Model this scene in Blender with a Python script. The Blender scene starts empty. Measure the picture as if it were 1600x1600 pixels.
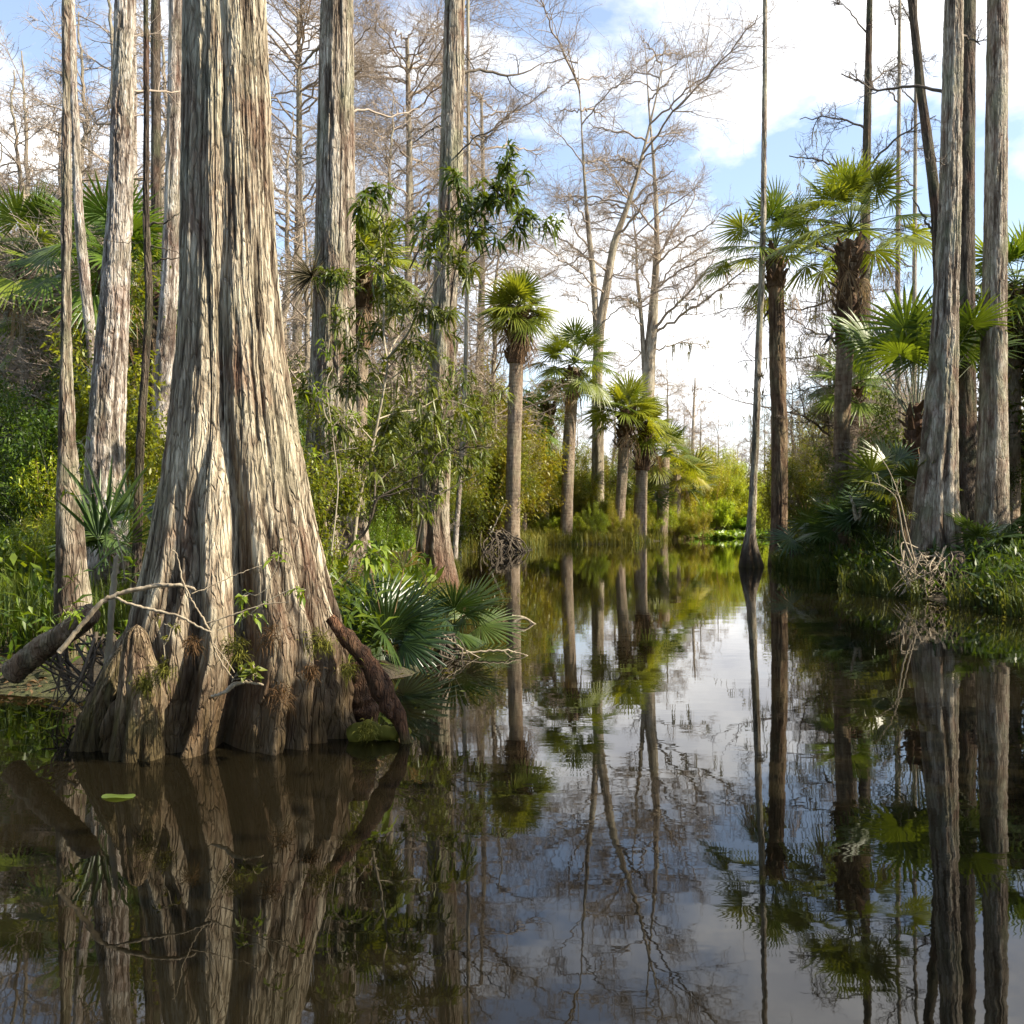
import bpy, math, random
import numpy as np
sc = bpy.context.scene
COL = sc.collection
R = math.radians
# ---------------------------------------------------------------- camera geometry
F, HY, CX, CH = 1500.0, 805.0, 800.0, 1.2      # focal length and horizon in picture pixels (1600 wide), eye height in metres
def P(px, py, d): return np.array([(px-CX)*d/F, d, CH+(HY-py)*d/F])
def GX(px, d): return (px-CX)*d/F
def ZZ(py, d): return CH+(HY-py)*d/F
def rs(seed): return np.random.RandomState(seed)

# ---------------------------------------------------------------- noise
def _hash(xi, yi, zi, seed):
    h = (xi*374761393 + yi*668265263 + zi*1440662683 + seed*974634777) & 0xffffffff
    h = ((h ^ (h >> 13))*1274126177) & 0xffffffff
    h = ((h ^ (h >> 15))*2246822519) & 0xffffffff
    return ((h ^ (h >> 16)) & 0xffffff)/float(0xffffff)*2-1
def vn(x, y, z, seed=0):
    x, y, z = np.broadcast_arrays(x, y, z)
    xf, yf, zf = np.floor(x), np.floor(y), np.floor(z)
    xi, yi, zi = xf.astype(np.int64), yf.astype(np.int64), zf.astype(np.int64)
    fx, fy, fz = x-xf, y-yf, z-zf
    fx = fx*fx*(3-2*fx); fy = fy*fy*(3-2*fy); fz = fz*fz*(3-2*fz)
    r = 0
    for a in (0, 1):
        for b in (0, 1):
            for c in (0, 1):
                w = (fx if a else 1-fx)*(fy if b else 1-fy)*(fz if c else 1-fz)
                r = r + w*_hash(xi+a, yi+b, zi+c, seed)
    return r
def fbm(x, y, z, seed=0, o=3):
    r = 0; a = 1.0
    for k in range(o):
        r = r + a*vn(x*2**k, y*2**k, z*2**k, seed+k*17); a *= .5
    return r/1.75
def sstep(a, b, x):
    t = np.clip((x-a)/(b-a), 0, 1); return t*t*(3-2*t)

# ---------------------------------------------------------------- mesh collector
class MB:
    def __init__(s): s.v = []; s.q = []; s.t = []; s.a = []; s.n = 0
    def add(s, v, q=None, t=None, a=None):
        v = np.asarray(v, float).reshape(-1, 3)
        if q is not None and len(q): s.q.append(np.asarray(q, np.int64).reshape(-1, 4)+s.n)
        if t is not None and len(t): s.t.append(np.asarray(t, np.int64).reshape(-1, 3)+s.n)
        if a is None: a = np.full(len(v), .5)
        elif np.isscalar(a): a = np.full(len(v), float(a))
        s.v.append(v); s.a.append(np.asarray(a, float).ravel()); s.n += len(v)
    def mesh(s, name, origin=(0, 0, 0), smooth=True):
        me = bpy.data.meshes.new(name)
        V = np.concatenate(s.v)-np.asarray(origin, float)
        Q = np.concatenate(s.q) if s.q else np.zeros((0, 4), np.int64)
        T = np.concatenate(s.t) if s.t else np.zeros((0, 3), np.int64)
        me.vertices.add(len(V)); me.vertices.foreach_set('co', V.astype(np.float32).ravel())
        L = np.concatenate([Q.ravel(), T.ravel()]).astype(np.int32)
        me.loops.add(len(L)); me.loops.foreach_set('vertex_index', L)
        st = np.concatenate([np.arange(len(Q))*4, len(Q)*4+np.arange(len(T))*3]).astype(np.int32)
        me.polygons.add(len(st)); me.polygons.foreach_set('loop_start', st)
        try: me.polygons.foreach_set('loop_total', np.concatenate([np.full(len(Q), 4), np.full(len(T), 3)]).astype(np.int32))
        except Exception: pass
        me.update(calc_edges=True)
        me.polygons.foreach_set('use_smooth', np.full(len(st), smooth))
        at = me.attributes.new('v', 'FLOAT', 'POINT'); at.data.foreach_set('value', np.concatenate(s.a).astype(np.float32))
        return me
    def build(s, name, mat, parent=None, smooth=True, loc=None):
        o = parent.matrix_world.translation if False else (parent.location if parent is not None else (loc if loc is not None else (0, 0, 0)))
        if parent is not None and parent.parent is not None: o = parent.parent.location
        me = s.mesh(name, tuple(o), smooth); me.materials.append(mat)
        ob = bpy.data.objects.new(name, me); COL.objects.link(ob)
        if parent is not None: ob.parent = parent
        else: ob.location = tuple(o)
        return ob

def tag(o, label, cat, group=None, kind=None):
    if label: o['label'] = label
    if cat: o['category'] = cat
    if group: o['group'] = group
    if kind: o['kind'] = kind
    return o
def thing(name, label, cat, loc, group=None):
    o = bpy.data.objects.new(name, None); COL.objects.link(o); o.empty_display_size = .1
    o.location = tuple(float(c) for c in loc)
    return tag(o, label, cat, group)
def dup(root, loc, rz=0., s=(1, 1, 1), label=None, group=None, color=None):
    r = root.copy(); COL.objects.link(r)
    place(r, loc, rz, s, label, group)
    for ch in root.children:
        c = ch.copy(); COL.objects.link(c); c.parent = r
        if color: c.color = color
    return r
def place(r, loc, rz, s, label=None, group=None, color=None):
    r.location = tuple(float(c) for c in loc); r.rotation_euler = (0, 0, rz); r.scale = s
    if label: r['label'] = label
    if group: r['group'] = group
    if color:
        for ch in r.children: ch.color = color

# ---------------------------------------------------------------- shapes
def smooth_path(pts, n):
    pts = np.asarray(pts, float)
    if len(pts) == 2: t = np.linspace(0, 1, n)[:, None]; return pts[0]*(1-t)+pts[1]*t
    p = np.vstack([2*pts[0]-pts[1], pts, 2*pts[-1]-pts[-2]])
    m = len(pts)-1; u = np.linspace(0, m-1e-6, n); i = u.astype(int); f = (u-i)[:, None]
    a, b, c, d = p[i], p[i+1], p[i+2], p[i+3]
    return .5*((2*b)+(-a+c)*f+(2*a-5*b+4*c-d)*f*f+(-a+3*b-3*c+d)*f**3)
def tube(mb, pts, rad, sides=5, a=.5, cap=True):
    pts = np.asarray(pts, float); n = len(pts)
    rad = np.broadcast_to(np.asarray(rad, float), (n,)) if np.ndim(rad) else np.full(n, float(rad))
    t = np.gradient(pts, axis=0); t /= np.linalg.norm(t, axis=1)[:, None]+1e-9
    ref = np.array([0, 0, 1.]) if abs(t[:, 2]).mean() < .8 else np.array([1., 0, 0])
    u = np.cross(t, ref); u /= np.linalg.norm(u, axis=1)[:, None]+1e-9; w = np.cross(t, u)
    th = np.arange(sides)/sides*2*math.pi
    v = pts[:, None]+rad[:, None, None]*(u[:, None]*np.cos(th)[None, :, None]+w[:, None]*np.sin(th)[None, :, None])
    i = np.arange(n-1)[:, None]*sides; j = np.arange(sides)[None]; k = (j+1) % sides
    q = np.stack([i+j, i+k, i+sides+k, i+sides+j], -1).reshape(-1, 4)
    v = v.reshape(-1, 3); tr = []
    if cap:
        v = np.vstack([v, pts[-1:]+t[-1:]*rad[-1]*.6]); e = (n-1)*sides
        tr = [(e+x, e+(x+1) % sides, n*sides) for x in range(sides)]
    mb.add(v, q, tr, a)
def needles(mb, s, e, r, bend=None, a=.5):
    """many thin twigs at once: three sided, bent once in the middle"""
    s = np.asarray(s, float); e = np.asarray(e, float); n = len(s)
    if not n: return
    d = e-s; L = np.linalg.norm(d, axis=1)[:, None]+1e-9; d = d/L
    ref = np.where(abs(d[:, 2:3]) < .8, [[0, 0, 1.]], [[1., 0, 0]])
    u = np.cross(d, ref); u /= np.linalg.norm(u, axis=1)[:, None]; w = np.cross(d, u)
    m = (s+e)/2 if bend is None else (s+e)/2+bend
    r = np.broadcast_to(np.asarray(r, float).reshape(-1, 1), (n, 1))
    V = []
    for c, k in ((s, 1.), (m, .75)):
        for th in (0, 2.094, 4.189): V.append(c+r*k*(u*math.cos(th)+w*math.sin(th)))
    V.append(e); V = np.stack(V, 1)
    b = np.arange(n)[:, None]*7
    q = np.concatenate([b+np.array([[i, (i+1) % 3, 3+(i+1) % 3, 3+i]]) for i in range(3)])
    t = np.concatenate([b+np.array([[3+i, 3+(i+1) % 3, 6]]) for i in range(3)])
    mb.add(V.reshape(-1, 3), q, t, a)
def unit(v): return v/(np.linalg.norm(v, axis=-1, keepdims=True)+1e-9)
def leaves(mb, p, d, L, W, droop=.3, a=None, fold=.25, rng=None, simple=False):
    """many lanceolate leaves: p base, d direction, L length, W half width"""
    p = np.asarray(p, float); d = unit(np.asarray(d, float)); n = len(p)
    if not n: return
    L = np.broadcast_to(np.asarray(L, float), (n,))[:, None]; W = np.broadcast_to(np.asarray(W, float), (n,))[:, None]
    rnd = rng.normal(size=(n, 3))
    s = unit(np.cross(d, np.array([0, 0, 1.])+.5*rnd)); nn = np.cross(s, d)
    g = np.array([0, 0, -1.])
    m = p+d*L*.5+g*L*droop*.2; e = p+d*L+g*L*droop
    if a is None: a = rng.rand(n)
    if simple:
        V = np.stack([p, m+s*W, e, m-s*W], 1); b = np.arange(n)[:, None]*4
        mb.add(V.reshape(-1, 3), b+np.array([[0, 1, 2, 3]]), None, np.repeat(a, 4)); return
    c = m-nn*W*fold
    V = np.stack([p, m+s*W, e, m-s*W, c], 1); b = np.arange(n)[:, None]*5
    t = np.concatenate([b+np.array([x]) for x in ((0, 1, 4), (1, 2, 4), (2, 3, 4), (3, 0, 4))])
    mb.add(V.reshape(-1, 3), None, t, np.repeat(a, 5))

def bark_h(cx, cy, z, k, kz, seed):
    """height of fissured bark, about -1 .. .3"""
    w = .42*vn(cx*k*.25, cy*k*.25, z*kz*1.4, seed+5)+.16*vn(cx*k*.7, cy*k*.7, z*kz*4., seed+6)
    n1 = vn(cx*k+w, cy*k+w, z*kz*.28, seed); n2 = vn(cx*k*2.1+w, cy*k*2.1-w, z*kz*.5, seed+1)
    n3 = vn(cx*k*4, cy*k*4, z*kz*5, seed+2)
    f1 = np.exp(-(n1/.24)**2)*sstep(-.5, .15, vn(cx*k*.7, cy*k*.7, z*kz*.9, seed+9)); f2 = np.exp(-(n2/.26)**2)*(.35+.65*(vn(cx*k*.3, cy*k*.3, z*kz*.6, seed+8) > -.2))
    pl = sstep(-.06, .06, vn(cx*k*1.2+w, cy*k*1.2, z*kz*2.6, seed+11))-.5
    return -f1*.85-f2*.42+n3*.26+.22*pl+.12*vn(cx*k*.5, cy*k*.5, z*kz*4, seed+3)
def trunk(mb, ctrl, d, nth=96, nz=220, grooves=(), bark=.012, k=18., kz=2.2, seed=0, ey=1., zlow=-.6, rings=0, wob=.04, dy=0., front=False, lumpy=0.):
    """ctrl: (px, py, half width in px) going down the picture"""
    c = np.array(sorted([(ZZ(py, d), GX(px, d), hw*d/F) for px, py, hw in ctrl]))
    z = np.linspace(max(c[0, 0], zlow) if False else c[0, 0], c[-1, 0], nz)
    x = np.interp(z, c[:, 0], c[:, 1]); r = np.interp(z, c[:, 0], c[:, 2])
    kk = max(3, nz//22)|1; ker = np.ones(kk)/kk
    sm = lambda q: np.convolve(np.pad(q, kk//2, mode='reflect', reflect_type='odd'), ker, 'valid')
    x, r = sm(x), sm(r)
    if front:   # more columns on the side that is seen
        u = np.linspace(0, 1, nth, endpoint=False); ph = 2*math.pi*(u-.5); ph = ph-.62*np.sin(ph)
    else: ph = np.linspace(-math.pi, math.pi, nth, endpoint=False)
    PH, Z = np.meshgrid(ph, z); Rr = r[:, None]*np.ones_like(PH)
    R0 = float(np.median(r))
    g = 1+wob*fbm(np.sin(PH)*1.6, np.cos(PH)*1.6, Z*1.1/max(R0, .05)*.12, seed+40)
    t = (Z-z[0])/(z[-1]-z[0])
    for (f, w, pts) in grooves:
        zz = np.array([q[0] for q in pts]); aa = np.array([q[1] for q in pts])
        o = np.argsort(zz); amp = np.interp(z, zz[o], aa[o])[:, None]
        ph0 = R(f)+.10*vn(Z*1.7, f, 0., seed+int(f)+90)
        dd = np.angle(np.exp(1j*(PH-ph0)))
        g = g-amp*np.exp(-(dd/R(w))**2)
    if lumpy: g = g*(1+lumpy*sstep(.95, .25, Z)*(fbm(np.sin(PH)*4.5, np.cos(PH)*4.5, Z*5., seed+60, 3)+.65*vn(np.sin(PH)*15+.4*vn(0, 0, Z*4, seed), np.cos(PH)*15, Z*1.0, seed+61)))
    Rr = Rr*g
    cxn, cyn = np.sin(PH)*R0, np.cos(PH)*R0
    if rings:
        zz = Z+.012*vn(cxn*9, cyn*9, Z*3, seed)
        h = -.55*np.exp(-((np.mod(zz*rings+.9*vn(cxn*2, cyn*2, Z*1.3, seed), 1)-.5)/.13)**2)*(.5+.5*vn(cxn*6, cyn*6, Z*4, seed+7))+.45*vn(cxn*30, cyn*30, Z*5, seed+2)+.3*vn(cxn*9, cyn*9, Z*14, seed+3)
    else: h = bark_h(cxn, cyn, Z, k, kz, seed)
    Rr = Rr+bark*h
    X = x[:, None]+Rr*np.sin(PH); Y = d+dy-Rr*np.cos(PH)*ey
    V = np.stack([X, Y, Z], -1).reshape(-1, 3)
    i = np.arange(nz-1)[:, None]*nth; j = np.arange(nth)[None]; kx = (j+1) % nth
    q = np.stack([i+j, i+kx, i+nth+kx, i+nth+j], -1).reshape(-1, 4)
    mb.add(V, q, None, np.clip((h+1.0)/1.25, 0, 1).ravel())
    return z, x, r

def grow(br, tips, p, dr, L, r, depth, rng, kids=(4, 6), ang=.8, ratio=.6, up=.15, wob=.18, nseg=5, flat=1.):
    dr = dr/np.linalg.norm(dr); pts = [p]; dd = dr.copy()
    for i in range(nseg):
        dd = dd+rng.normal(size=3)*wob+np.array([0, 0, up*.25]); dd[2] *= flat; dd /= np.linalg.norm(dd)
        pts.append(pts[-1]+dd*L/nseg)
    pts = np.array(pts); br.append((pts, r, depth))
    if depth == 0: tips.append((pts[-1], dd, pts)); return
    n = rng.randint(kids[0], kids[1]+1)
    for j in range(n):
        f = .25+.75*(j+rng.rand())/n; i = min(int(f*nseg), nseg-1); b = pts[i]+(pts[i+1]-pts[i])*(f*nseg-i)
        ax = unit(pts[i+1]-pts[i]); s = unit(np.cross(ax, rng.normal(size=3)))
        a = ang*(.6+.7*rng.rand())
        nd = ax*math.cos(a)+s*math.sin(a); nd[2] += up*.4; nd[2] *= flat
        grow(br, tips, b, nd, L*ratio*(.6+.7*rng.rand())*(1.15-.5*f), r*(1-.6*f)*.62, depth-1, rng, kids, ang, ratio, up, wob, max(3, nseg-1), flat)
def branches(mb, br, sides=5, rmin=.002):
    for pts, r, dep in br:
        tube(mb, pts, np.maximum(np.linspace(r, r*.35, len(pts)), rmin), max(3, sides-(2 if dep < 2 else 0)), cap=dep > 1)
def twigs(br, rng, every, L, droop=0., wide=1.):
    """fine twigs along all the last branches"""
    s = []; e = []
    for pts, r, dep in br:
        if dep > 1: continue
        n = max(2, int(every*np.linalg.norm(pts[-1]-pts[0])))
        f = rng.rand(n)*(len(pts)-1.001); i = f.astype(int); b = pts[i]+(pts[i+1]-pts[i])*(f-i)[:, None]
        ax = unit(pts[i+1]-pts[i]); dd = unit(ax*.5+rng.normal(size=(n, 3))*wide+np.array([0, 0, -droop]))
        s.append(b); e.append(b+dd*(L*(.4+rng.rand(n)))[:, None])
    return (np.concatenate(s), np.concatenate(e)) if s else (np.zeros((0, 3)), np.zeros((0, 3)))

def fan(mb, O, az, el, lp, lb, rng, nseg=30, spread=250., droop=.25, curl=.3, pr=.012, petal=None, tilt=0., v=None, dead=False, nst=4, lm=1.):
    """one fan frond: stalk plus a pleated fan of pointed segments"""
    h = np.array([math.cos(az), math.sin(az), 0.]); zz = np.array([0, 0, 1.])
    u0 = h*math.cos(el)+zz*math.sin(el); n = 6
    t = np.linspace(0, 1, n)[:, None]
    pts = O+u0*lp*t-zz*(lp*.22*max(0., math.cos(el)))*t**2
    H = pts[-1]; u = unit(pts[-1]-pts[-2])
    sd = unit(np.cross(u, zz) if abs(u[2]) < .97 else np.array([-math.sin(az), math.cos(az), 0]))
    if tilt: w_ = np.cross(sd, u); sd = unit(sd*math.cos(tilt)+w_*math.sin(tilt))
    nn = np.cross(sd, u)
    if v is None: v = rng.rand()
    tube(petal if petal is not None else mb, pts, np.linspace(pr, pr*.6, n), 4, v*.6, cap=False)
    A = np.linspace(-R(spread/2), R(spread/2), nseg)+rng.normal(size=nseg)*R(1.2 if not dead else 7)
    Ls = lb*(.72+.28*np.cos(A*.8))*(1-.10*rng.rand(nseg)); Ls = np.where(rng.rand(nseg) < .09, Ls*(.45+.4*rng.rand(nseg)), Ls)
    st = np.array([.03, .42, .72, 1.]) if nst == 4 else np.array([.03, .5, 1.])
    half = math.tan(R(spread)/nseg/2)*.96*lm
    hw = np.array([.05, .45, .30, .015]) if nst == 4 else np.array([.05, .5, .02])
    if dead: hw = hw*.55
    rr = Ls[:, None]*st[None]
    dirs = np.cos(A)[:, None]*u+np.sin(A)[:, None]*sd
    side = -np.sin(A)[:, None]*u+np.cos(A)[:, None]*sd
    bend = (droop*(.6+.8*rng.rand(nseg)))[:, None]*st[None]**2.2
    C = H+dirs[:, None]*rr[..., None]+nn*(-curl*np.abs(np.sin(A))[:, None]*rr*(.4+st[None]*.6))[..., None]*.6
    C = C-zz*(bend*Ls[:, None])[..., None]
    W = (half*Ls)[:, None]*hw[None]*2
    Lf = C+side[:, None]*W[..., None]/2; Rt = C-side[:, None]*W[..., None]/2; M = C+nn*(W*.30)[..., None]
    V = np.stack([Lf, M, Rt], 2)     # seg, st, 3
    ns = len(st); b = (np.arange(nseg)*ns*3)[:, None, None]; s_ = (np.arange(ns-1)*3)[None, :, None]; l_ = np.arange(2)[None, None]
    i = b+s_+l_; q = np.stack([i, i+1, i+4, i+3], -1).reshape(-1, 4)
    av = np.clip(v+rng.normal(size=nseg)*.10, 0, 1)
    mb.add(V.reshape(-1, 3), q, None, np.repeat(av, ns*3))
# ---------------------------------------------------------------- materials
def new_mat(name):
    m = bpy.data.materials.new(name); m.use_nodes = True; nt = m.node_tree; nt.nodes.clear()
    return m, nt, (lambda t, **k: _node(nt, t, k)), (lambda a, b: nt.links.new(a, b))
def _node(nt, t, k):
    n = nt.nodes.new('ShaderNode'+t)
    for a, b in k.items(): setattr(n, a, b)
    return n
def ramp(N, stops, interp='LINEAR'):
    n = N('ValToRGB'); n.color_ramp.interpolation = interp; e = n.color_ramp.elements
    while len(e) < len(stops): e.new(.5)
    for x, (p, c) in zip(e, stops): x.position = p; x.color = (c, c, c, 1) if np.isscalar(c) else (*c, 1)
    return n
def noise(N, L, vec, scale, detail=4, rough=.55, mapping=None):
    if mapping is not None:
        mp = N('Mapping'); mp.inputs['Scale'].default_value = mapping; L(vec, mp.inputs[0]); vec = mp.outputs[0]
    n = N('TexNoise'); n.inputs['Scale'].default_value = scale; n.inputs['Detail'].default_value = detail
    n.inputs['Roughness'].default_value = rough; L(vec, n.inputs['Vector']); return n
def mix(N, L, fac, a, b, mode='MIX'):
    n = N('Mix', data_type='RGBA', blend_type=mode, clamp_factor=True)
    for s, x in ((n.inputs[0], fac), (n.inputs[6], a), (n.inputs[7], b)):
        if hasattr(x, 'links'): L(x, s)
        elif np.isscalar(x): s.default_value = x
        else: s.default_value = (*x, 1)
    return n.outputs[2]
def mth(N, L, op, a, b=0.):
    n = N('Math', operation=op)
    for s, x in zip(n.inputs, (a, b)):
        if hasattr(x, 'links'): L(x, s)
        else: s.default_value = x
    return n.outputs[0]

def mat_bark(name, furrow, mid, ridge, lichen=(.42, .41, .28), red=(.17, .075, .045), lich=.35, redamt=.35, moss=(.10, .12, .02), mossz=.5, bs=1., wet=.12, patch=1., stain=(.060, .038, .021)):
    m, nt, N, L = new_mat(name)
    tc = N('TexCoord'); ob = tc.outputs['Object']
    at = N('Attribute', attribute_name='v'); h = at.outputs['Fac']
    fine = noise(N, L, ob, 60*bs, 5, .65, (1, 1, .12)); mid_n = noise(N, L, ob, 14*bs, 4, .6, (1, 1, .25)); big = noise(N, L, ob, 2.6*patch, 4, .6, (1, 1, .6))
    dn = noise(N, L, ob, 9*bs, 3, .6, (1, 1, .35)); va = N('VectorMath', operation='MULTIPLY_ADD'); L(dn.outputs['Color'], va.inputs[0]); va.inputs[1].default_value = (.07/bs, .07/bs, .10/bs); L(ob, va.inputs[2])
    mpv = N('Mapping'); mpv.inputs['Scale'].default_value = (33*bs, 33*bs, 4.0*bs); L(va.outputs[0], mpv.inputs[0])
    vo = N('TexVoronoi', feature='DISTANCE_TO_EDGE'); vo.inputs['Scale'].default_value = 1.; L(mpv.outputs[0], vo.inputs['Vector'])
    ck = ramp(N, [(.0, 0.), (.13, 1.)]); L(vo.outputs['Distance'], ck.inputs[0])
    hh = mth(N, L, 'ADD', h, mth(N, L, 'MULTIPLY', mth(N, L, 'SUBTRACT', fine.outputs[0], .5), .75))
    hh = mth(N, L, 'SUBTRACT', hh, mth(N, L, 'MULTIPLY', mth(N, L, 'SUBTRACT', 1., ck.outputs[0]), .22))
    r = ramp(N, [(0., furrow), (.38, tuple(.5*a+.5*b for a, b in zip(furrow, mid))), (.60, mid), (.95, ridge)]); L(hh, r.inputs[0])
    c = r.outputs[0]
    rl = ramp(N, [(.47, 0.), (.62, lich)]); L(big.outputs[0], rl.inputs[0])
    c = mix(N, L, rl.outputs[0], c, mix(N, L, .75, lichen, c, 'MULTIPLY') if False else lichen)
    big2 = noise(N, L, ob, 3.4*patch, 5, .65, (1, 1, .5)); rr = ramp(N, [(.52, 0.), (.63, redamt)]); L(big2.outputs[0], rr.inputs[0])
    c = mix(N, L, rr.outputs[0], c, red)
    sp = noise(N, L, ob, 38*bs, 3, .6, (1, 1, .5)); rsx = ramp(N, [(.60, 0.), (.75, .22)]); L(sp.outputs[0], rsx.inputs[0])
    c = mix(N, L, rsx.outputs[0], c, tuple(min(.62, x*1.25) for x in ridge))
    md = ramp(N, [(.25, .72), (.75, 1.12)]); L(mid_n.outputs[0], md.inputs[0])
    c = mix(N, L, 1., c, md.outputs[0], 'MULTIPLY')
    sx = N('SeparateXYZ'); geo = N('NewGeometry'); L(geo.outputs['Position'], sx.inputs[0])
    mz = N('MapRange'); mz.inputs[1].default_value = mossz; mz.inputs[2].default_value = 0.; L(sx.outputs[2], mz.inputs[0])
    mf = mth(N, L, 'MULTIPLY', mz.outputs[0], mid_n.outputs[0]); rm = ramp(N, [(.22, 0.), (.5, .75)]); L(mf, rm.inputs[0])
    c = mix(N, L, rm.outputs[0], c, moss)
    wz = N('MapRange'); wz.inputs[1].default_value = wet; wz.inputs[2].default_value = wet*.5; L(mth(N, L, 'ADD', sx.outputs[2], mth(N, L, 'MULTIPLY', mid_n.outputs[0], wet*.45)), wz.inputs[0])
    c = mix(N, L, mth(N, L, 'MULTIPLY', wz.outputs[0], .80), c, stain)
    b = N('BsdfPrincipled'); L(c, b.inputs['Base Color']); b.inputs['Roughness'].default_value = .9; b.inputs['Specular IOR Level'].default_value = .2
    bp = N('Bump'); bp.inputs['Strength'].default_value = 1.; bp.inputs['Distance'].default_value = .018
    L(mth(N, L, 'ADD', mth(N, L, 'ADD', fine.outputs[0], mth(N, L, 'MULTIPLY', mid_n.outputs[0], .6)), mth(N, L, 'MULTIPLY', ck.outputs[0], .6)), bp.inputs['Height']); L(bp.outputs[0], b.inputs['Normal'])
    o = N('OutputMaterial'); L(b.outputs[0], o.inputs[0]); return m

def mat_leaf(name, a, b, trans=.35, rough=.45, spec=.35, tint=None):
    m, nt, N, L = new_mat(name)
    at = N('Attribute', attribute_name='v'); r = ramp(N, [(0., a), (1., b)]); L(at.outputs['Fac'], r.inputs[0])
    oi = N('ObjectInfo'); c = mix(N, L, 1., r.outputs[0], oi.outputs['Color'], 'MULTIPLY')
    tc = N('TexCoord'); nz = noise(N, L, tc.outputs['Object'], 9, 2); vr = ramp(N, [(.3, .8), (.7, 1.2)]); L(nz.outputs[0], vr.inputs[0])
    c = mix(N, L, 1., c, vr.outputs[0], 'MULTIPLY')
    p = N('BsdfPrincipled'); L(c, p.inputs['Base Color']); p.inputs['Roughness'].default_value = rough; p.inputs['Specular IOR Level'].default_value = spec
    t = N('BsdfTranslucent'); L(mix(N, L, 1., c, (1.35, 1.25, .55), 'MULTIPLY'), t.inputs[0])
    mx = N('MixShader'); mx.inputs[0].default_value = trans; L(p.outputs[0], mx.inputs[1]); L(t.outputs[0], mx.inputs[2])
    o = N('OutputMaterial'); L(mx.outputs[0], o.inputs[0]); return m

def mat_wood(name, a, b, scale=12, rough=.85, stretch=(1, 1, .3)):
    m, nt, N, L = new_mat(name)
    tc = N('TexCoord'); n = noise(N, L, tc.outputs['Object'], scale, 5, .65, stretch); r = ramp(N, [(.3, a), (.7, b)]); L(n.outputs[0], r.inputs[0])
    oi = N('ObjectInfo'); c = mix(N, L, 1., r.outputs[0], oi.outputs['Color'], 'MULTIPLY')
    p = N('BsdfPrincipled'); L(c, p.inputs['Base Color']); p.inputs['Roughness'].default_value = rough; p.inputs['Specular IOR Level'].default_value = .25
    bp = N('Bump'); bp.inputs['Strength'].default_value = .5; bp.inputs['Distance'].default_value = .01; L(n.outputs[0], bp.inputs['Height']); L(bp.outputs[0], p.inputs['Normal'])
    o = N('OutputMaterial'); L(p.outputs[0], o.inputs[0]); return m

M = {}
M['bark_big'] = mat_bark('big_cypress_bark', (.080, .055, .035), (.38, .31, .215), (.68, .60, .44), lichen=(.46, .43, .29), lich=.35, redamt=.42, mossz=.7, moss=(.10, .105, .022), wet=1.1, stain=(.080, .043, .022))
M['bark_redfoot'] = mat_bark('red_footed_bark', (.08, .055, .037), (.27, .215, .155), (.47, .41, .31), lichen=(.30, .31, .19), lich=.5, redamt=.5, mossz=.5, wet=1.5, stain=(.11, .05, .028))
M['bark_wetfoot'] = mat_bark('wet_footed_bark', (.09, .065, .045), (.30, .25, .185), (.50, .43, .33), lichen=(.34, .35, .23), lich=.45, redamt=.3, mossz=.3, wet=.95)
M['bark_pale'] = mat_bark('pale_cypress_bark', (.11, .08, .06), (.40, .335, .27), (.66, .60, .52), lich=.25, redamt=.4, mossz=.3)
M['bark_grey'] = mat_bark('grey_cypress_bark', (.09, .062, .042), (.31, .25, .185), (.53, .47, .37), lichen=(.30, .31, .19), lich=.45, redamt=.4, mossz=.5)
M['bark_far'] = mat_bark('far_cypress_bark', (.16, .125, .085), (.33, .275, .20), (.45, .39, .30), lich=.3, redamt=.15, bs=.4, mossz=.1, patch=.4)
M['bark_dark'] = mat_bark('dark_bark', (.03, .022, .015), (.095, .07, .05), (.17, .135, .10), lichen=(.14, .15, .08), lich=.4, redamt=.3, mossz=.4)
M['palm_trunk'] = mat_bark('palm_trunk_bark', (.13, .085, .055), (.27, .20, .135), (.37, .29, .205), lichen=(.27, .27, .15), lich=.3, redamt=.25, red=(.20, .10, .05), mossz=.6, patch=.6)
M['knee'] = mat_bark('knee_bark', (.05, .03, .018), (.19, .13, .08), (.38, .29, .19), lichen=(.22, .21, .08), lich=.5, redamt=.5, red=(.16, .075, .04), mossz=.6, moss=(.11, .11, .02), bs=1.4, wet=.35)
M['redknee'] = mat_bark('red_knee_bark', (.025, .014, .009), (.12, .058, .03), (.30, .165, .095), lichen=(.20, .13, .075), lich=.5, redamt=.5, red=(.13, .05, .025), mossz=.12, moss=(.22, .24, .03), bs=1.6)
M['palm_brown'] = mat_bark('brown_palm_bark', (.07, .04, .025), (.19, .125, .075), (.31, .225, .145), lichen=(.22, .20, .10), lich=.35, redamt=.5, red=(.15, .07, .035), mossz=.8, patch=.7)
M['boots'] = mat_wood('palm_boots', (.035, .019, .010), (.155, .09, .05), 16)
M['dead_leaf'] = mat_leaf('dead_frond', (.13, .075, .04), (.33, .23, .13), .25, .7, .15)
M['palm'] = mat_leaf('palm_frond', (.045, .080, .010), (.23, .26, .030), .40, .38, .45)
M['palmetto'] = mat_leaf('palmetto_frond', (.026, .055, .018), (.105, .14, .035), .28, .33, .55)
M['leaf'] = mat_leaf('broad_leaf', (.038, .064, .009), (.18, .20, .024), .40, .42, .45)
M['leaf_bright'] = mat_leaf('young_leaf', (.10, .17, .012), (.26, .33, .03), .45, .4, .4)
M['bush'] = mat_leaf('bush_leaf', (.060, .085, .012), (.20, .235, .032), .45, .5, .3)
M['grass'] = mat_leaf('grass_blade', (.05, .08, .012), (.23, .20, .06), .4, .55, .25)
M['lily'] = mat_leaf('water_plant_leaf', (.10, .19, .015), (.24, .32, .04), .4, .4, .4)
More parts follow.
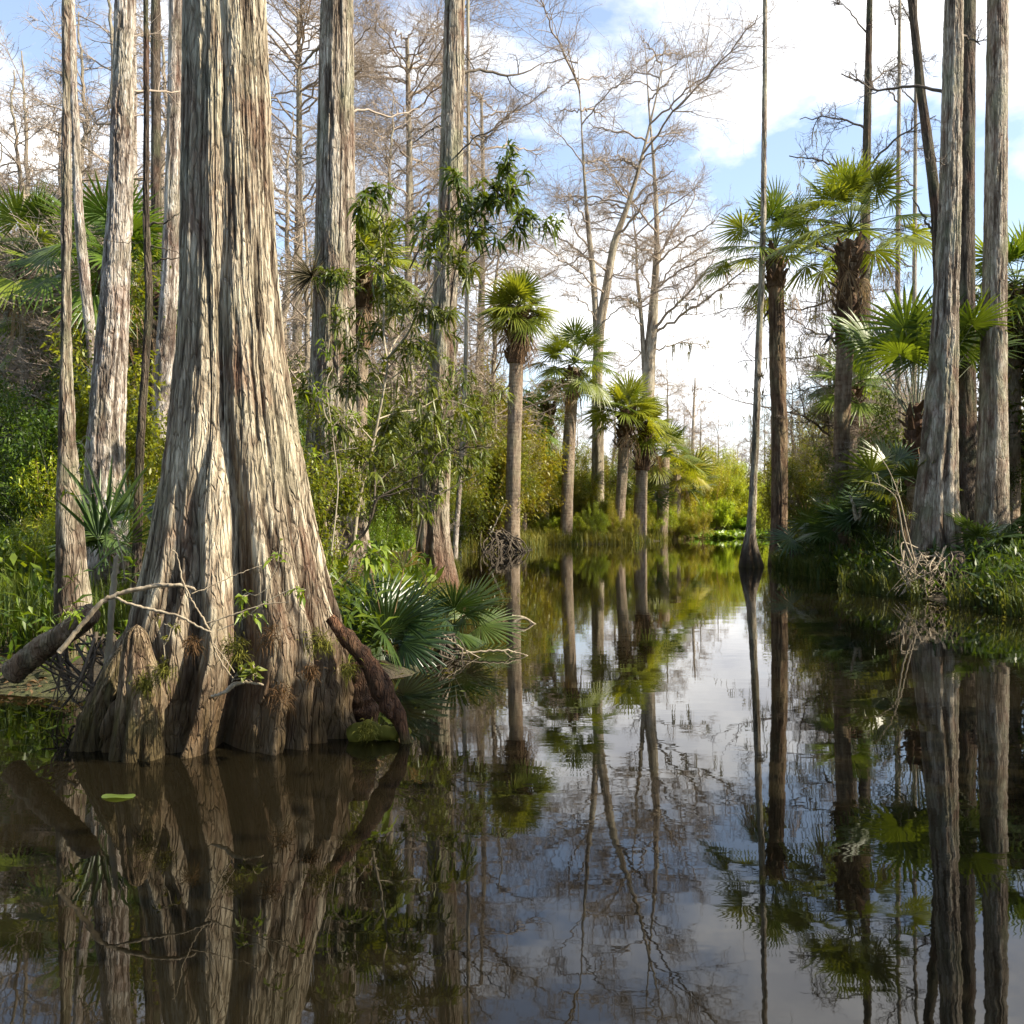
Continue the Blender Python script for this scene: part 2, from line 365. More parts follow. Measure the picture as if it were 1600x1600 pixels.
M['stem'] = mat_wood('pale_stem', (.22, .18, .12), (.46, .40, .29), 20)
M['dark_stem'] = mat_wood('dark_stem', (.045, .035, .025), (.13, .105, .075), 18)
M['twig'] = mat_wood('twig_grey', (.23, .18, .135), (.40, .325, .25), 8)
M['twig_dark'] = mat_wood('twig_dark', (.055, .042, .032), (.15, .12, .09), 8)
M['dead_wood'] = mat_wood('dead_wood', (.16, .12, .08), (.44, .37, .26), 22)
M['moss_hang'] = mat_leaf('hanging_moss', (.10, .095, .065), (.23, .21, .15), .3, .9, .1)
M['moss'] = mat_leaf('moss_tuft', (.06, .065, .012), (.20, .19, .035), .3, .8, .1)
M['red_fern'] = mat_leaf('dry_fern', (.045, .028, .014), (.14, .08, .038), .3, .8, .1)
M['air_plant'] = mat_leaf('air_plant', (.05, .045, .025), (.17, .14, .07), .3, .6, .2)
M['bird'] = mat_wood('black_feathers', (.008, .008, .010), (.02, .02, .024), 30, .5)
M['log'] = mat_bark('log_bark', (.08, .055, .035), (.24, .175, .11), (.42, .34, .24), lich=.3, redamt=.5, mossz=.2)

# ground
m, nt, N, L = new_mat('swamp_soil')
tc = N('TexCoord'); n1 = noise(N, L, tc.outputs['Object'], 1.3, 6, .65); n2 = noise(N, L, tc.outputs['Object'], 22, 5, .7)
r1 = ramp(N, [(.3, (.025, .019, .010)), (.5, (.055, .040, .022)), (.62, (.055, .062, .015)), (.75, (.09, .07, .035))]); L(n1.outputs[0], r1.inputs[0])
r2 = ramp(N, [(.3, .55), (.7, 1.3)]); L(n2.outputs[0], r2.inputs[0])
p = N('BsdfPrincipled'); L(mix(N, L, 1., r1.outputs[0], r2.outputs[0], 'MULTIPLY'), p.inputs['Base Color']); p.inputs['Roughness'].default_value = .95
bp = N('Bump'); bp.inputs['Strength'].default_value = .8; bp.inputs['Distance'].default_value = .05; L(n2.outputs[0], bp.inputs['Height']); L(bp.outputs[0], p.inputs['Normal'])
L(p.outputs[0], N('OutputMaterial').inputs[0]); M['soil'] = m
# water: dark tannin water with a slow ripple
m, nt, N, L = new_mat('tannin_water')
tc = N('TexCoord')
w1 = noise(N, L, tc.outputs['Object'], 1.0, 3, .5, (1.2, 2.6, 1)); w2 = noise(N, L, tc.outputs['Object'], 7., 2, .5, (1., 2.2, 1)); w3 = noise(N, L, tc.outputs['Object'], .35, 2, .5)
gate = ramp(N, [(.40, .15), (.65, 1.)]); L(w3.outputs[0], gate.inputs[0])
p = N('BsdfPrincipled'); p.inputs['Base Color'].default_value = (.0075, .006, .003, 1); p.inputs['Roughness'].default_value = .015; p.inputs['IOR'].default_value = 1.45
hh = mth(N, L, 'ADD', mth(N, L, 'MULTIPLY', w1.outputs[0], .9), mth(N, L, 'MULTIPLY', mth(N, L, 'MULTIPLY', w2.outputs[0], .16), gate.outputs[0]))
bp = N('Bump'); bp.inputs['Strength'].default_value = 1.; bp.inputs['Distance'].default_value = .0012; L(hh, bp.inputs['Height']); L(bp.outputs[0], p.inputs['Normal'])
L(p.outputs[0], N('OutputMaterial').inputs[0]); M['water'] = m

# ---------------------------------------------------------------- world, sun, camera
SUN_AZ, SUN_EL = 14., 41.     # degrees behind the picture plane, height
w = bpy.data.worlds.new('World'); sc.world = w; w.use_nodes = True; nt = w.node_tree; nt.nodes.clear()
N = lambda t, **k: _node(nt, t, k); L = lambda a, b: nt.links.new(a, b)
sky = N('TexSky', sky_type='NISHITA'); sky.sun_disc = False; sky.sun_elevation = R(SUN_EL); sky.sun_rotation = R(90+SUN_AZ); sky.air_density = 1.; sky.dust_density = .6; sky.ozone_density = 1.2
tc = N('TexCoord')
sxy = N('SeparateXYZ'); L(tc.outputs['Generated'], sxy.inputs[0]); fr_ = N('MapRange'); fr_.inputs[1].default_value = -.35; fr_.inputs[2].default_value = .35; L(sxy.outputs[1], fr_.inputs[0])
c1 = noise(N, L, tc.outputs['Generated'], 3.1, 9, .58, (1, 1, 1.9)); c1.inputs['Distortion'].default_value = .25
c1.inputs['Vector'].links[0].from_node.inputs['Location'].default_value = (.35, .1, .25)
cm = ramp(N, [(.44, 0.), (.58, 1.)]); L(c1.outputs[0], cm.inputs[0])
c2 = noise(N, L, tc.outputs['Generated'], 6.5, 7, .6, (1, 1, 2.0)); cc = ramp(N, [(.32, (9.0, 9.2, 10.0)), (.62, (14.5, 14.3, 14.))]); L(c2.outputs[0], cc.inputs[0])
skyb = mix(N, L, 1., sky.outputs[0], (2.3, 2.2, 2.15), 'MULTIPLY')
skyb = mix(N, L, mth(N, L, 'MULTIPLY', fr_.outputs[0], .15), skyb, (8.0, 8.4, 9.2))
bg = N('Background'); L(mix(N, L, mth(N, L, 'MULTIPLY', cm.outputs[0], fr_.outputs[0]), skyb, cc.outputs[0]), bg.inputs[0]); bg.inputs[1].default_value = .06
L(bg.outputs[0], N('OutputWorld').inputs[0])
sun = bpy.data.lights.new('sun', 'SUN'); sun.energy = 5.0; sun.angle = R(.53); sun.color = (1., .90, .73)
so = bpy.data.objects.new('sun', sun); COL.objects.link(so)
from mathutils import Vector
sd = Vector((math.cos(R(SUN_EL))*math.cos(R(SUN_AZ)), -math.cos(R(SUN_EL))*math.sin(R(SUN_AZ)), math.sin(R(SUN_EL))))
so.rotation_euler = sd.to_track_quat('Z', 'Y').to_euler(); so.location = sd*60
cam = bpy.data.cameras.new('camera'); co = bpy.data.objects.new('camera', cam); COL.objects.link(co); sc.camera = co
cam.sensor_width = 36; cam.lens = 36*F/1600; cam.clip_end = 3000; cam.clip_start = .05
co.location = (0, 0, CH); co.rotation_euler = (R(90), 0, 0); cam.shift_y = (HY-800)/1600
cam.dof.use_dof = True; cam.dof.focus_distance = 5.6; cam.dof.aperture_fstop = 10.
vs = sc.view_settings; vs.view_transform = 'Standard'; vs.look = 'None'; vs.gamma = 1; vs.exposure = 1.22
cy = sc.cycles if hasattr(sc, 'cycles') else None
sc.render.engine = 'CYCLES'; cy = sc.cycles
cy.use_denoising = True; cy.denoiser = 'OPENIMAGEDENOISE'; cy.use_adaptive_sampling = True; cy.adaptive_threshold = .02
cy.max_bounces = 5; cy.diffuse_bounces = 3; cy.glossy_bounces = 3; cy.transmission_bounces = 3; cy.transparent_max_bounces = 4
cy.caustics_reflective = False; cy.caustics_refractive = False; cy.sample_clamp_indirect = 6

# ---------------------------------------------------------------- ground and water
SHORE = [(-60, 4.5), (-6, 5.9), (-3.3, 6.3), (-2.4, 6.1), (-1.5, 6.3), (-1.0, 6.8), (-.75, 8.2), (-.55, 10.5), (-.7, 13.), (-.9, 17.), (-1.6, 24.), (-1.6, 30.), (-.6, 33.), (.6, 32.9), (.9, 35.), (1.3, 39.1), (3.4, 39.6), (5.2, 41.2), (7.0, 45.),
         (9.6, 51.), (11.6, 55.), (14.2, 55.), (14.4, 46.), (10.0, 33.), (6.9, 24.6), (6.2, 21.5), (6.0, 18.), (5.75, 15.), (6.05, 13.2), (6.3, 11.), (6.2, 8.), (6.6, 5.), (7.4, 1.), (60, -3.), (60, -40), (-60, -40)]
SH = np.array(SHORE, float)
def shore_sd(x, y):
    """signed distance to the waterline, positive on land"""
    x = np.asarray(x, float); y = np.asarray(y, float); dm = np.full(x.shape, 1e9); ins = np.zeros(x.shape, bool)
    for a, b in zip(SH, np.roll(SH, -1, 0)):
        ab = b-a; t = np.clip(((x-a[0])*ab[0]+(y-a[1])*ab[1])/(ab@ab), 0, 1)
        dm = np.minimum(dm, np.hypot(x-a[0]-t*ab[0], y-a[1]-t*ab[1]))
        c = ((a[1] > y) != (b[1] > y)) & (x < (b[0]-a[0])*(y-a[1])/(b[1]-a[1]+1e-12)+a[0]); ins ^= c
    return np.where(ins, -dm, dm)
def ground_z(x, y):
    s = shore_sd(x, y)+.25*vn(np.asarray(x)*1.1, np.asarray(y)*1.1, 0., 7)
    land = .02+.16*sstep(0, 1.1, s)+.15*sstep(.6, 6, s)+.06*vn(np.asarray(x)*1.7, np.asarray(y)*1.7, 0., 3)+.02*vn(np.asarray(x)*7., np.asarray(y)*7., 0., 4)
    return np.where(s > 0, land*sstep(-.05, .25, s)+.0, 0)+np.where(s <= .0, -.7*sstep(0, 1.2, -s)-.02, 0.)
gx = np.concatenate([-np.geomspace(30, 900, 24)[::-1], np.linspace(-28, 28, 281), np.geomspace(30, 900, 24)])
gy = np.concatenate([[-300, -120, -60, -40, -20, -8], np.linspace(-4, 72, 381), np.geomspace(75, 1200, 26)])
X, Y = np.meshgrid(gx, gy); Z = ground_z(X, Y)
mb = MB(); nx = len(gx); i = np.arange(len(gy)-1)[:, None]*nx+np.arange(nx-1)[None]
mb.add(np.stack([X, Y, Z], -1), np.stack([i, i+1, i+1+nx, i+nx], -1)); g = mb.build('ground', M['soil']); g['kind'] = 'structure'
mb = MB(); mb.add([(-70, -45, 0), (70, -45, 0), (70, 70, 0), (-70, 70, 0)], [(0, 1, 2, 3)]); wt = mb.build('water', M['water']); wt['kind'] = 'structure'
def gz(x, y): return float(ground_z(np.array([x]), np.array([y]))[0])
# ================================================================ the large cypress
def shift(mb, dx, dy=0):
    for v in mb.v: v[:, 0] += dx; v[:, 1] += dy
D = 5.3
mb = MB()
big = [(351, -120, 62), (351, 0, 65), (354, 150, 69), (356, 333, 74), (358, 450, 79), (362, 560, 88), (365, 650, 100), (368, 720, 111), (368, 800, 125), (370, 880, 142), (373, 960, 166), (374, 1000, 178), (364, 1060, 193), (352, 1100, 203), (342, 1150, 214), (336, 1200, 222), (332, 1300, 235)]
z0, z1, z2, z3, z4 = ZZ(333, D), ZZ(700, D), ZZ(880, D), ZZ(1000, D), ZZ(1170, D)
gr = [(8, 8, [(z0, .13), (z1, .24), (z2, .30), (z3, .22), (z4, .10)]), (-13, 5.5, [(z0, .05), (z1, .08), (z2, .17), (z3, .26), (z4, .30)]),
      (-31, 5, [(z0, .07), (z1, .04), (z2, .08), (z3, .15), (z4, .30)]), (-50, 6, [(z0, .04), (z1, .04), (z2, .06), (z3, .12), (z4, .26)]),
      (-74, 7, [(z0, .05), (z2, .05), (z3, .10), (z4, .25)]), (21, 8, [(z0, .0), (z1, .0), (z2, .07), (z3, .36), (z4, .55)]),
      (40, 3.5, [(z0, .03), (z1, .05), (z2, .04), (z3, .10), (z4, .18)]), (57, 4, [(z0, .03), (z1, .05), (z2, .07), (z3, .14), (z4, .24)]), (76, 5, [(z0, .04), (z2, .06), (z3, .10), (z4, .2)]),
      (100, 8, [(z0, .05), (z2, .1), (z4, .3)]), (130, 9, [(z0, .06), (z2, .12), (z4, .35)]), (165, 9, [(z0, .08), (z2, .12), (z4, .3)]), (-110, 9, [(z0, .06), (z2, .12), (z4, .3)]), (-145, 9, [(z0, .06), (z2, .12), (z4, .3)])]
trunk(mb, big, D, 1000, 900, gr, .0145, 31, 2.3, seed=3, ey=.78, front=True, wob=.04, lumpy=.12)
t = thing('cypress_tree', 'massive fluted cypress with pale furrowed bark and a swollen root base standing in the water', 'tree', (GX(350, D), D, 0))
mb.build('trunk', M['bark_big'], t)

# knees beside it
def lump(name, label, ctrl, d, mat, seed, bark=.008, ey=1., group=None, grooves=(), rot=0, k=30):
    mb = MB(); trunk(mb, ctrl, d, 90, 110, grooves, bark, k, 5., seed=seed, ey=ey, wob=.18)
    z = max(v[:, 2].max() for v in mb.v); top = mb.v[0][mb.v[0][:, 2] > z-1e-6].mean(0)+np.array([0, 0, .012])
    n = len(mb.v[0]); nth = 90; mb.v[0] = np.vstack([mb.v[0], top]); mb.a[0] = np.append(mb.a[0], .7); e = n-nth
    mb.t.append(np.array([(e+i, e+(i+1) % nth, n) for i in range(nth)])); mb.n += 1
    c = ctrl[-1]; o = mb.build(name, mat, loc=(GX(c[0], d), d, 0)); return tag(o, label, 'cypress knee', group)
lump('cypress_knee', 'rounded pale cypress knee with golden moss rising in front of the massive cypress', [(214, 979, 5), (214, 984, 13), (214, 995, 18), (216, 1020, 23), (219, 1045, 28), (221, 1080, 33), (218, 1120, 36), (214, 1170, 40), (210, 1240, 46)], 4.78, M['knee'], 21, grooves=[(-20, 7, [(0, .2), (.5, .05)]), (25, 6, [(0, .25), (.6, .08)])])
lump('cypress_knee', 'low slanting root ridge at the far left foot of the massive cypress', [(204, 1000, 5), (198, 1012, 14), (184, 1040, 19), (166, 1080, 22), (150, 1120, 25), (137, 1170, 29), (128, 1230, 34)], 4.95, M['knee'], 22, grooves=[(10, 7, [(0, .25), (.5, .1)])])
# the arched red root at its right foot
t = thing('arched_root', 'reddish arched root leaning off the right foot of the massive cypress above dark hollow', 'root', (*P(600, 1100, 5.0)[:2], 0))
def rope(mb, px, d, r, seed, sides=14, n=60, amp=.12, dd=None):
    pts = smooth_path([P(x, y, d+(dd[i] if dd else 0)) for i, (x, y) in enumerate(px)], n); rr = np.interp(np.linspace(0, 1, n), np.linspace(0, 1, len(r)), r)
    rr = rr*(1+amp*vn(np.linspace(0, 14, n), seed, 0., seed)); b = MB(); tube(b, pts, rr, sides)
    v = b.v[0]; nrm = v-np.vstack([np.repeat(pts, sides, 0), pts[-1:]]); h = fbm(v[:, 0]*30, v[:, 1]*30, v[:, 2]*9, seed); v += nrm*(.28*h)[:, None]; b.a[0] = np.clip(.5+.6*h, 0, 1); mb.add(v, b.q[0], b.t[0], b.a[0])
mb = MB(); rope(mb, [(515, 965), (545, 1000), (566, 1028), (583, 1055), (597, 1088), (606, 1112), (612, 1122)], 5.02, [.03, .05, .042, .05, .04, .03, .012], 31, amp=.3); mb.build('root_strand', M['redknee'], t)
mb = MB(); rope(mb, [(530, 985), (566, 1020), (588, 1045), (608, 1082), (622, 1118), (636, 1165)], 5.07, [.02, .036, .04, .03, .035, .032], 32, amp=.3); mb.build('root_strand', M['redknee'], t)
mb = MB(); rope(mb, [(560, 1035), (566, 1080), (572, 1120), (575, 1165)], 5.35, [.05, .07, .075, .08], 33, amp=.25); mb.build('root_strand', M['redknee'], t)
mb = MB(); rope(mb, [(545, 1150), (575, 1141), (605, 1146), (640, 1143)], 5.12, [.045, .05, .04, .02], 34); mb.build('mossy_foot', M['moss'], t)

# ================================================================ other cypress trunks
def cyp(label, ctrl, d, mat='bark_grey', nth=120, nz=320, bark=.011, k=18, kz=2.2, seed=1, grooves=(), base=None, limbs=(), limb_mat='twig_dark', group=None, name='cypress_tree', ey=1., tw=(0, .3), wood=None):
    c = list(ctrl); d = float(d)
    y_top = c[0][1]
    b = max(c, key=lambda q: q[1]); yb = HY+F*(CH+.35)/d
    if b[1] < yb: c.append((b[0], yb, b[2]*1.12))
    t = thing(name, label, 'tree', (GX(b[0], d), d, 0), group)
    mb = MB(); trunk(mb, c, d, nth, nz, grooves, bark, k, kz, seed=seed, ey=ey); mb.build('trunk', M[mat], t)
    rng = rs(seed+500)
    for lim in limbs:
        L_, w0, dy = lim[0], lim[1], (lim[2] if len(lim) > 2 else 0.)
        m_ = len(L_); pts = smooth_path([P(x, y, d)+np.array([0, dy*i/(m_-1), 0]) for i, (x, y) in enumerate(L_)], max(8, 4*m_))
        pts += rng.normal(size=pts.shape)*.012*d/15; r0 = w0*d/F/2
        br = [(pts, r0, 2)]; tp = []
        ln = np.linalg.norm(np.diff(pts, axis=0), axis=1).sum()
        if tw[0]:
            for q in range(int(max(3, ln*tw[0]))):
                i = rng.randint(1, len(pts)-1); ax = unit(pts[i+1]-pts[i]); sdv = unit(np.cross(ax, rng.normal(size=3)))
                grow(br, tp, pts[i], ax*.6+sdv*.8, ln*.28*(.4+.8*rng.rand()), r0*.4, 1, rng, (3, 5), .7, .6, .05)
        mb = MB(); branches(mb, br, 6)
        if tw[0]:
            s, e = twigs(br, rng, 7, tw[1]); needles(mb, s, e, .0028*d/15+.001)
        mb.build('branch', M[wood or limb_mat], t)
    return t
cyp('tall pale cypress trunk brightly sunlit on its right side, left of the massive cypress', [(196, -80, 14), (193, 120, 16), (188, 333, 19), (180, 450, 22), (173, 560, 25), (166, 680, 28), (163, 780, 32), (160, 860, 40), (158, 930, 52)], 9.5, 'bark_pale', 260, 700, .014, 22, 4.4, seed=11, tw=(3., .3), limb_mat='twig', limbs=[([(194, 60), (160, 30), (120, 20), (80, -10)], 6, 1.5), ([(193, 140), (225, 110), (250, 70)], 5, 1.), ([(190, 220), (165, 205), (140, 210)], 2.2, .6)])
cyp('thin pale trunk leaning left near the left picture edge, clear of leaves', [(108, -80, 5), (116, 150, 6.5), (123, 333, 7.5), (133, 440, 8.5), (142, 530, 8.5), (149, 620, 9.5), (156, 700, 11), (160, 860, 14)], 13., 'bark_pale', 100, 300, .012, 13, 3.2, seed=12)
cyp('pale cypress at the left picture edge with a dark flared foot beside the log', [(104, -80, 7), (104, 333, 8), (103, 560, 9), (104, 680, 14), (108, 800, 20), (112, 900, 25), (114, 960, 30), (114, 1040, 38)], 7.2, 'bark_grey', 140, 500, .010, 18, 3, seed=13)
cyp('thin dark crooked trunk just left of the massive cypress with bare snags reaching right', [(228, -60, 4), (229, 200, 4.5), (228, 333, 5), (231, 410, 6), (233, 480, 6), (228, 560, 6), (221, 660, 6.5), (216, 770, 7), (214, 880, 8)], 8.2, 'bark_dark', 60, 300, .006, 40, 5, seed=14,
    limbs=[([(228, 352), (245, 349), (262, 345), (280, 333)], 4.5), ([(229, 385), (250, 387), (268, 392), (285, 396)], 2.5), ([(236, 415), (255, 406), (283, 403)], 4), ([(229, 381), (205, 378), (175, 377), (140, 366)], 1.6)], limb_mat='dark_stem')
cyp('mid grey trunk half hidden behind the left edge of the massive cypress', [(276, -60, 11), (273, 200, 12), (270, 333, 13), (264, 450, 14), (258, 560, 14), (253, 680, 16), (249, 860, 20)], 13.5, 'bark_pale', 100, 300, .014, 12, 2.4, seed=15,
    limbs=[([(262, 500), (270, 490), (290, 470)], 3)])
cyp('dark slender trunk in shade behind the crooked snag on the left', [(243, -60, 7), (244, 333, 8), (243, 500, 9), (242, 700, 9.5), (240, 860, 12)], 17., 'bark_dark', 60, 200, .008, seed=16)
cyp('pale slender trunk standing deep in the left wood between two palms', [(206, -60, 6), (208, 333, 7), (209, 560, 8), (205, 700, 8), (203, 840, 10)], 21., 'bark_pale', 60, 200, .008, seed=17)
cyp('second largest cypress, straight trunk with air plant, right of the massive cypress', [(528, -120, 24), (526, 100, 27), (524, 333, 31), (522, 440, 32), (520, 560, 35), (518, 640, 38), (521, 720, 42), (525, 800, 46), (528, 870, 54), (530, 940, 66), (531, 1000, 76)], 10., 'bark_grey', 320, 800, .017, 22, 2.4, seed=18,
    grooves=[(-25, 9, [(-.2, .25), (1, .12), (4, .05)]), (15, 8, [(-.2, .25), (1, .15), (2, .04), (6, .04)]), (50, 9, [(-.2, .25), (1, .1), (6, .03)]), (-60, 9, [(-.2, .25), (1, .1), (6, .03)])], tw=(3., .3), limb_mat='twig', limbs=[([(524, 180), (560, 150), (600, 140), (640, 105)], 5, 1.), ([(524, 70), (480, 40), (440, 30), (400, -10)], 7, 1.5), ([(500, 250), (470, 238), (445, 245)], 2.4, .3), ([(548, 560), (566, 566), (580, 562)], 2, -.3), ([(505, 520), (475, 524), (448, 536), (430, 545)], 2.6, .8)])
cyp('grey cypress trunk with reddish foot standing at the water edge behind the palmettos', [(712, -120, 15), (708, 150, 17), (703, 333, 19), (697, 440, 20), (690, 560, 22), (684, 680, 23), (679, 760, 24), (676, 820, 26), (678, 860, 29), (681, 900, 33), (683, 930, 40), (684, 960, 47)], 12., 'bark_redfoot', 240, 700, .018, 17, 2.2, seed=19,
    grooves=[(-10, 12, [(-.2, .25), (.8, .12), (2, .0)]), (35, 10, [(-.2, .2), (.8, .1), (2, 0)]), (-55, 10, [(-.2, .2), (.8, .1), (2, 0)])],
    tw=(2.6, .25), limbs=[([(708, 120), (750, 90), (800, 80), (850, 40)], 6, 1.), ([(707, 200), (670, 170), (630, 165)], 4, 1.2), ([(706, 250), (745, 235), (790, 240)], 3, -.8), ([(677, 708), (690, 697), (702, 698), (716, 704), (740, 700), (770, 702)], 4.5, -.5), ([(713, 405), (730, 385), (748, 365), (772, 348)], 2.6, -.6), ([(708, 432), (735, 418), (760, 400), (800, 375)], 3., -.4), ([(690, 380), (694, 410), (698, 430)], 2)], limb_mat='dark_stem')
tdead = cyp('short dead pale pole standing in the water left of the tall palm', [(720, 722, 3.2), (718, 760, 4), (715, 800, 4.2), (711, 850, 4.8)], 20., 'bark_pale', 40, 120, .004, 40, 5, seed=20, name='dead_pole')
cyp('slim bare grey sapling trunk rising behind the red-footed cypress', [(731, -40, 2.5), (732, 333, 3), (730, 440, 3.2), (728, 560, 3.5), (722, 700, 4.5), (716, 820, 5)], 24., 'bark_far', 40, 160, .004, seed=23)
# right bank
cyp('slender leaning pale cypress with a dark bottle-shaped foot in the water', [(1196, -150, 3.0), (1195, 100, 3.6), (1193, 333, 4.6), (1190, 440, 5), (1186, 520, 5.2), (1183, 620, 5.6), (1180, 700, 5.8), (1177, 760, 6.2), (1174, 820, 7), (1172, 842, 8.5), (1171, 858, 13), (1173, 872, 18), (1175, 884, 20.5), (1176, 900, 22)], 22.2, 'bark_wetfoot', 90, 420, .012, 18, 2.2, seed=24,
    grooves=[(0, 12, [(-.3, .3), (.2, .25), (.7, .0)]), (40, 12, [(-.3, .25), (.7, .0)]), (-45, 12, [(-.3, .3), (.7, 0)])])
cyp('stout right-hand cypress, sunlit along its right edge, fluted at the foot', [(1492, -150, 13), (1489, 100, 15), (1484, 333, 17), (1479, 450, 19), (1475, 560, 22), (1470, 650, 26), (1467, 720, 29), (1464, 780, 33), (1463, 830, 38), (1464, 870, 44), (1466, 910, 52), (1467, 960, 58)], 14.8, 'bark_grey', 260, 700, .019, 17, 2.2, seed=25,
    grooves=[(-35, 9, [(-.3, .35), (.6, .2), (2.5, .05)]), (0, 9, [(-.3, .4), (.6, .25), (2.5, .06)]), (32, 8, [(-.3, .35), (.6, .2), (2.5, .08), (5, .05)]), (62, 9, [(-.3, .3), (.6, .2), (2.5, .05)])], tw=(3., .3), limbs=[([(1489, 150), (1450, 120), (1400, 110), (1350, 70)], 6, 1.), ([(1488, 60), (1530, 30), (1580, 20)], 6, 1.), ([(1486, 260), (1455, 262), (1430, 250)], 2.4, -.5)])
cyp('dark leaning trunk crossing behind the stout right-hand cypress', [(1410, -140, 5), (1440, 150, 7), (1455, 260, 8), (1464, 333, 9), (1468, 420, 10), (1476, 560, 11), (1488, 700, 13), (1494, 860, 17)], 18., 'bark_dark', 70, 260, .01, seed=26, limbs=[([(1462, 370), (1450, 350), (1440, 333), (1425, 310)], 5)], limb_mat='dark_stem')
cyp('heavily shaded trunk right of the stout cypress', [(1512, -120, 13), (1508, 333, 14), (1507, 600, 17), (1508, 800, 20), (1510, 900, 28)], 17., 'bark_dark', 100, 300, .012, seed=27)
cyp('grey cypress trunk farther right in the dark wood', [(1560, -120, 15), (1556, 333, 17), (1552, 600, 20), (1550, 800, 25), (1549, 920, 34)], 15.5, 'bark_grey', 120, 360, .012, seed=28)
cyp('dark mossy cypress behind the palms sending long bare limbs to the left', [(1362, -200, 3), (1358, 50, 5), (1354, 250, 6.5), (1352, 333, 7.5), (1351, 450, 8.5), (1350, 560, 9), (1348, 700, 10), (1346, 850, 12)], 27., 'bark_dark', 80, 360, .012, seed=29, tw=(4.2, .35), limb_mat='twig_dark',
    limbs=[([(1350, 408), (1320, 398), (1290, 392), (1262, 384), (1240, 378)], 5, -2), ([(1350, 465), (1322, 452), (1300, 440), (1270, 424), (1235, 418), (1205, 418)], 6.5, -3), ([(1349, 478), (1310, 465), (1275, 472), (1240, 471), (1190, 462), (1150, 458)], 4, 2), ([(1349, 486), (1300, 480), (1250, 477)], 3, -4),
           ([(1349, 555), (1320, 540), (1285, 530), (1255, 525), (1228, 514)], 4.5, -1), ([(1349, 548), (1315, 545), (1270, 550), (1230, 545), (1180, 548)], 3.6, 2), ([(1348, 610), (1300, 600), (1260, 606), (1225, 612), (1170, 604)], 2.6, 1), ([(1350, 360), (1310, 345), (1270, 330), (1230, 335)], 4, 1), ([(1352, 380), (1390, 362), (1420, 352)], 3, 0),
           ([(1348, 690), (1310, 690), (1270, 682), (1235, 665), (1185, 656), (1150, 655)], 5, -3), ([(1352, 300), (1320, 260), (1290, 235), (1250, 225)], 5, 1), ([(1354, 260), (1400, 220), (1440, 205)], 4, -1), ([(1355, 200), (1320, 160), (1285, 140)], 4, 2), ([(1356, 140), (1390, 100), (1430, 85)], 3.5, 1), ([(1358, 60), (1330, 20), (1300, 0)], 3, 0), ([(1351, 500), (1380, 490), (1410, 478)], 4, 1), ([(1350, 540), (1375, 540), (1400, 545)], 4, 1)])
for (px, w0, d, lab) in ((1402, 4, 30, 'grey mossy trunk left of the fan palm stalks on the right bank'), (1428, 3.4, 40, 'slim far trunk above the fan palm on the right bank')):
    cyp(lab, [(px+5, -160, w0*.3), (px+3, 120, w0*.7), (px+1, 400, w0), (px, 700, w0*1.2), (px-2, 800, w0*1.4)], d, 'bark_far', 40, 160, .008, seed=int(px), tw=(3.5, .35), limbs=[([(px, y), (px+sg*l_*.5, y-8), (px+sg*l_, y-22)], 2.6, 1.5*sg) for y, sg, l_ in ((560, -1, 60), (480, 1, 50), (420, -1, 70), (350, 1, 60), (290, -1, 70), (230, 1, 60), (160, -1, 60), (90, 1, 50), (40, -1, 50))])

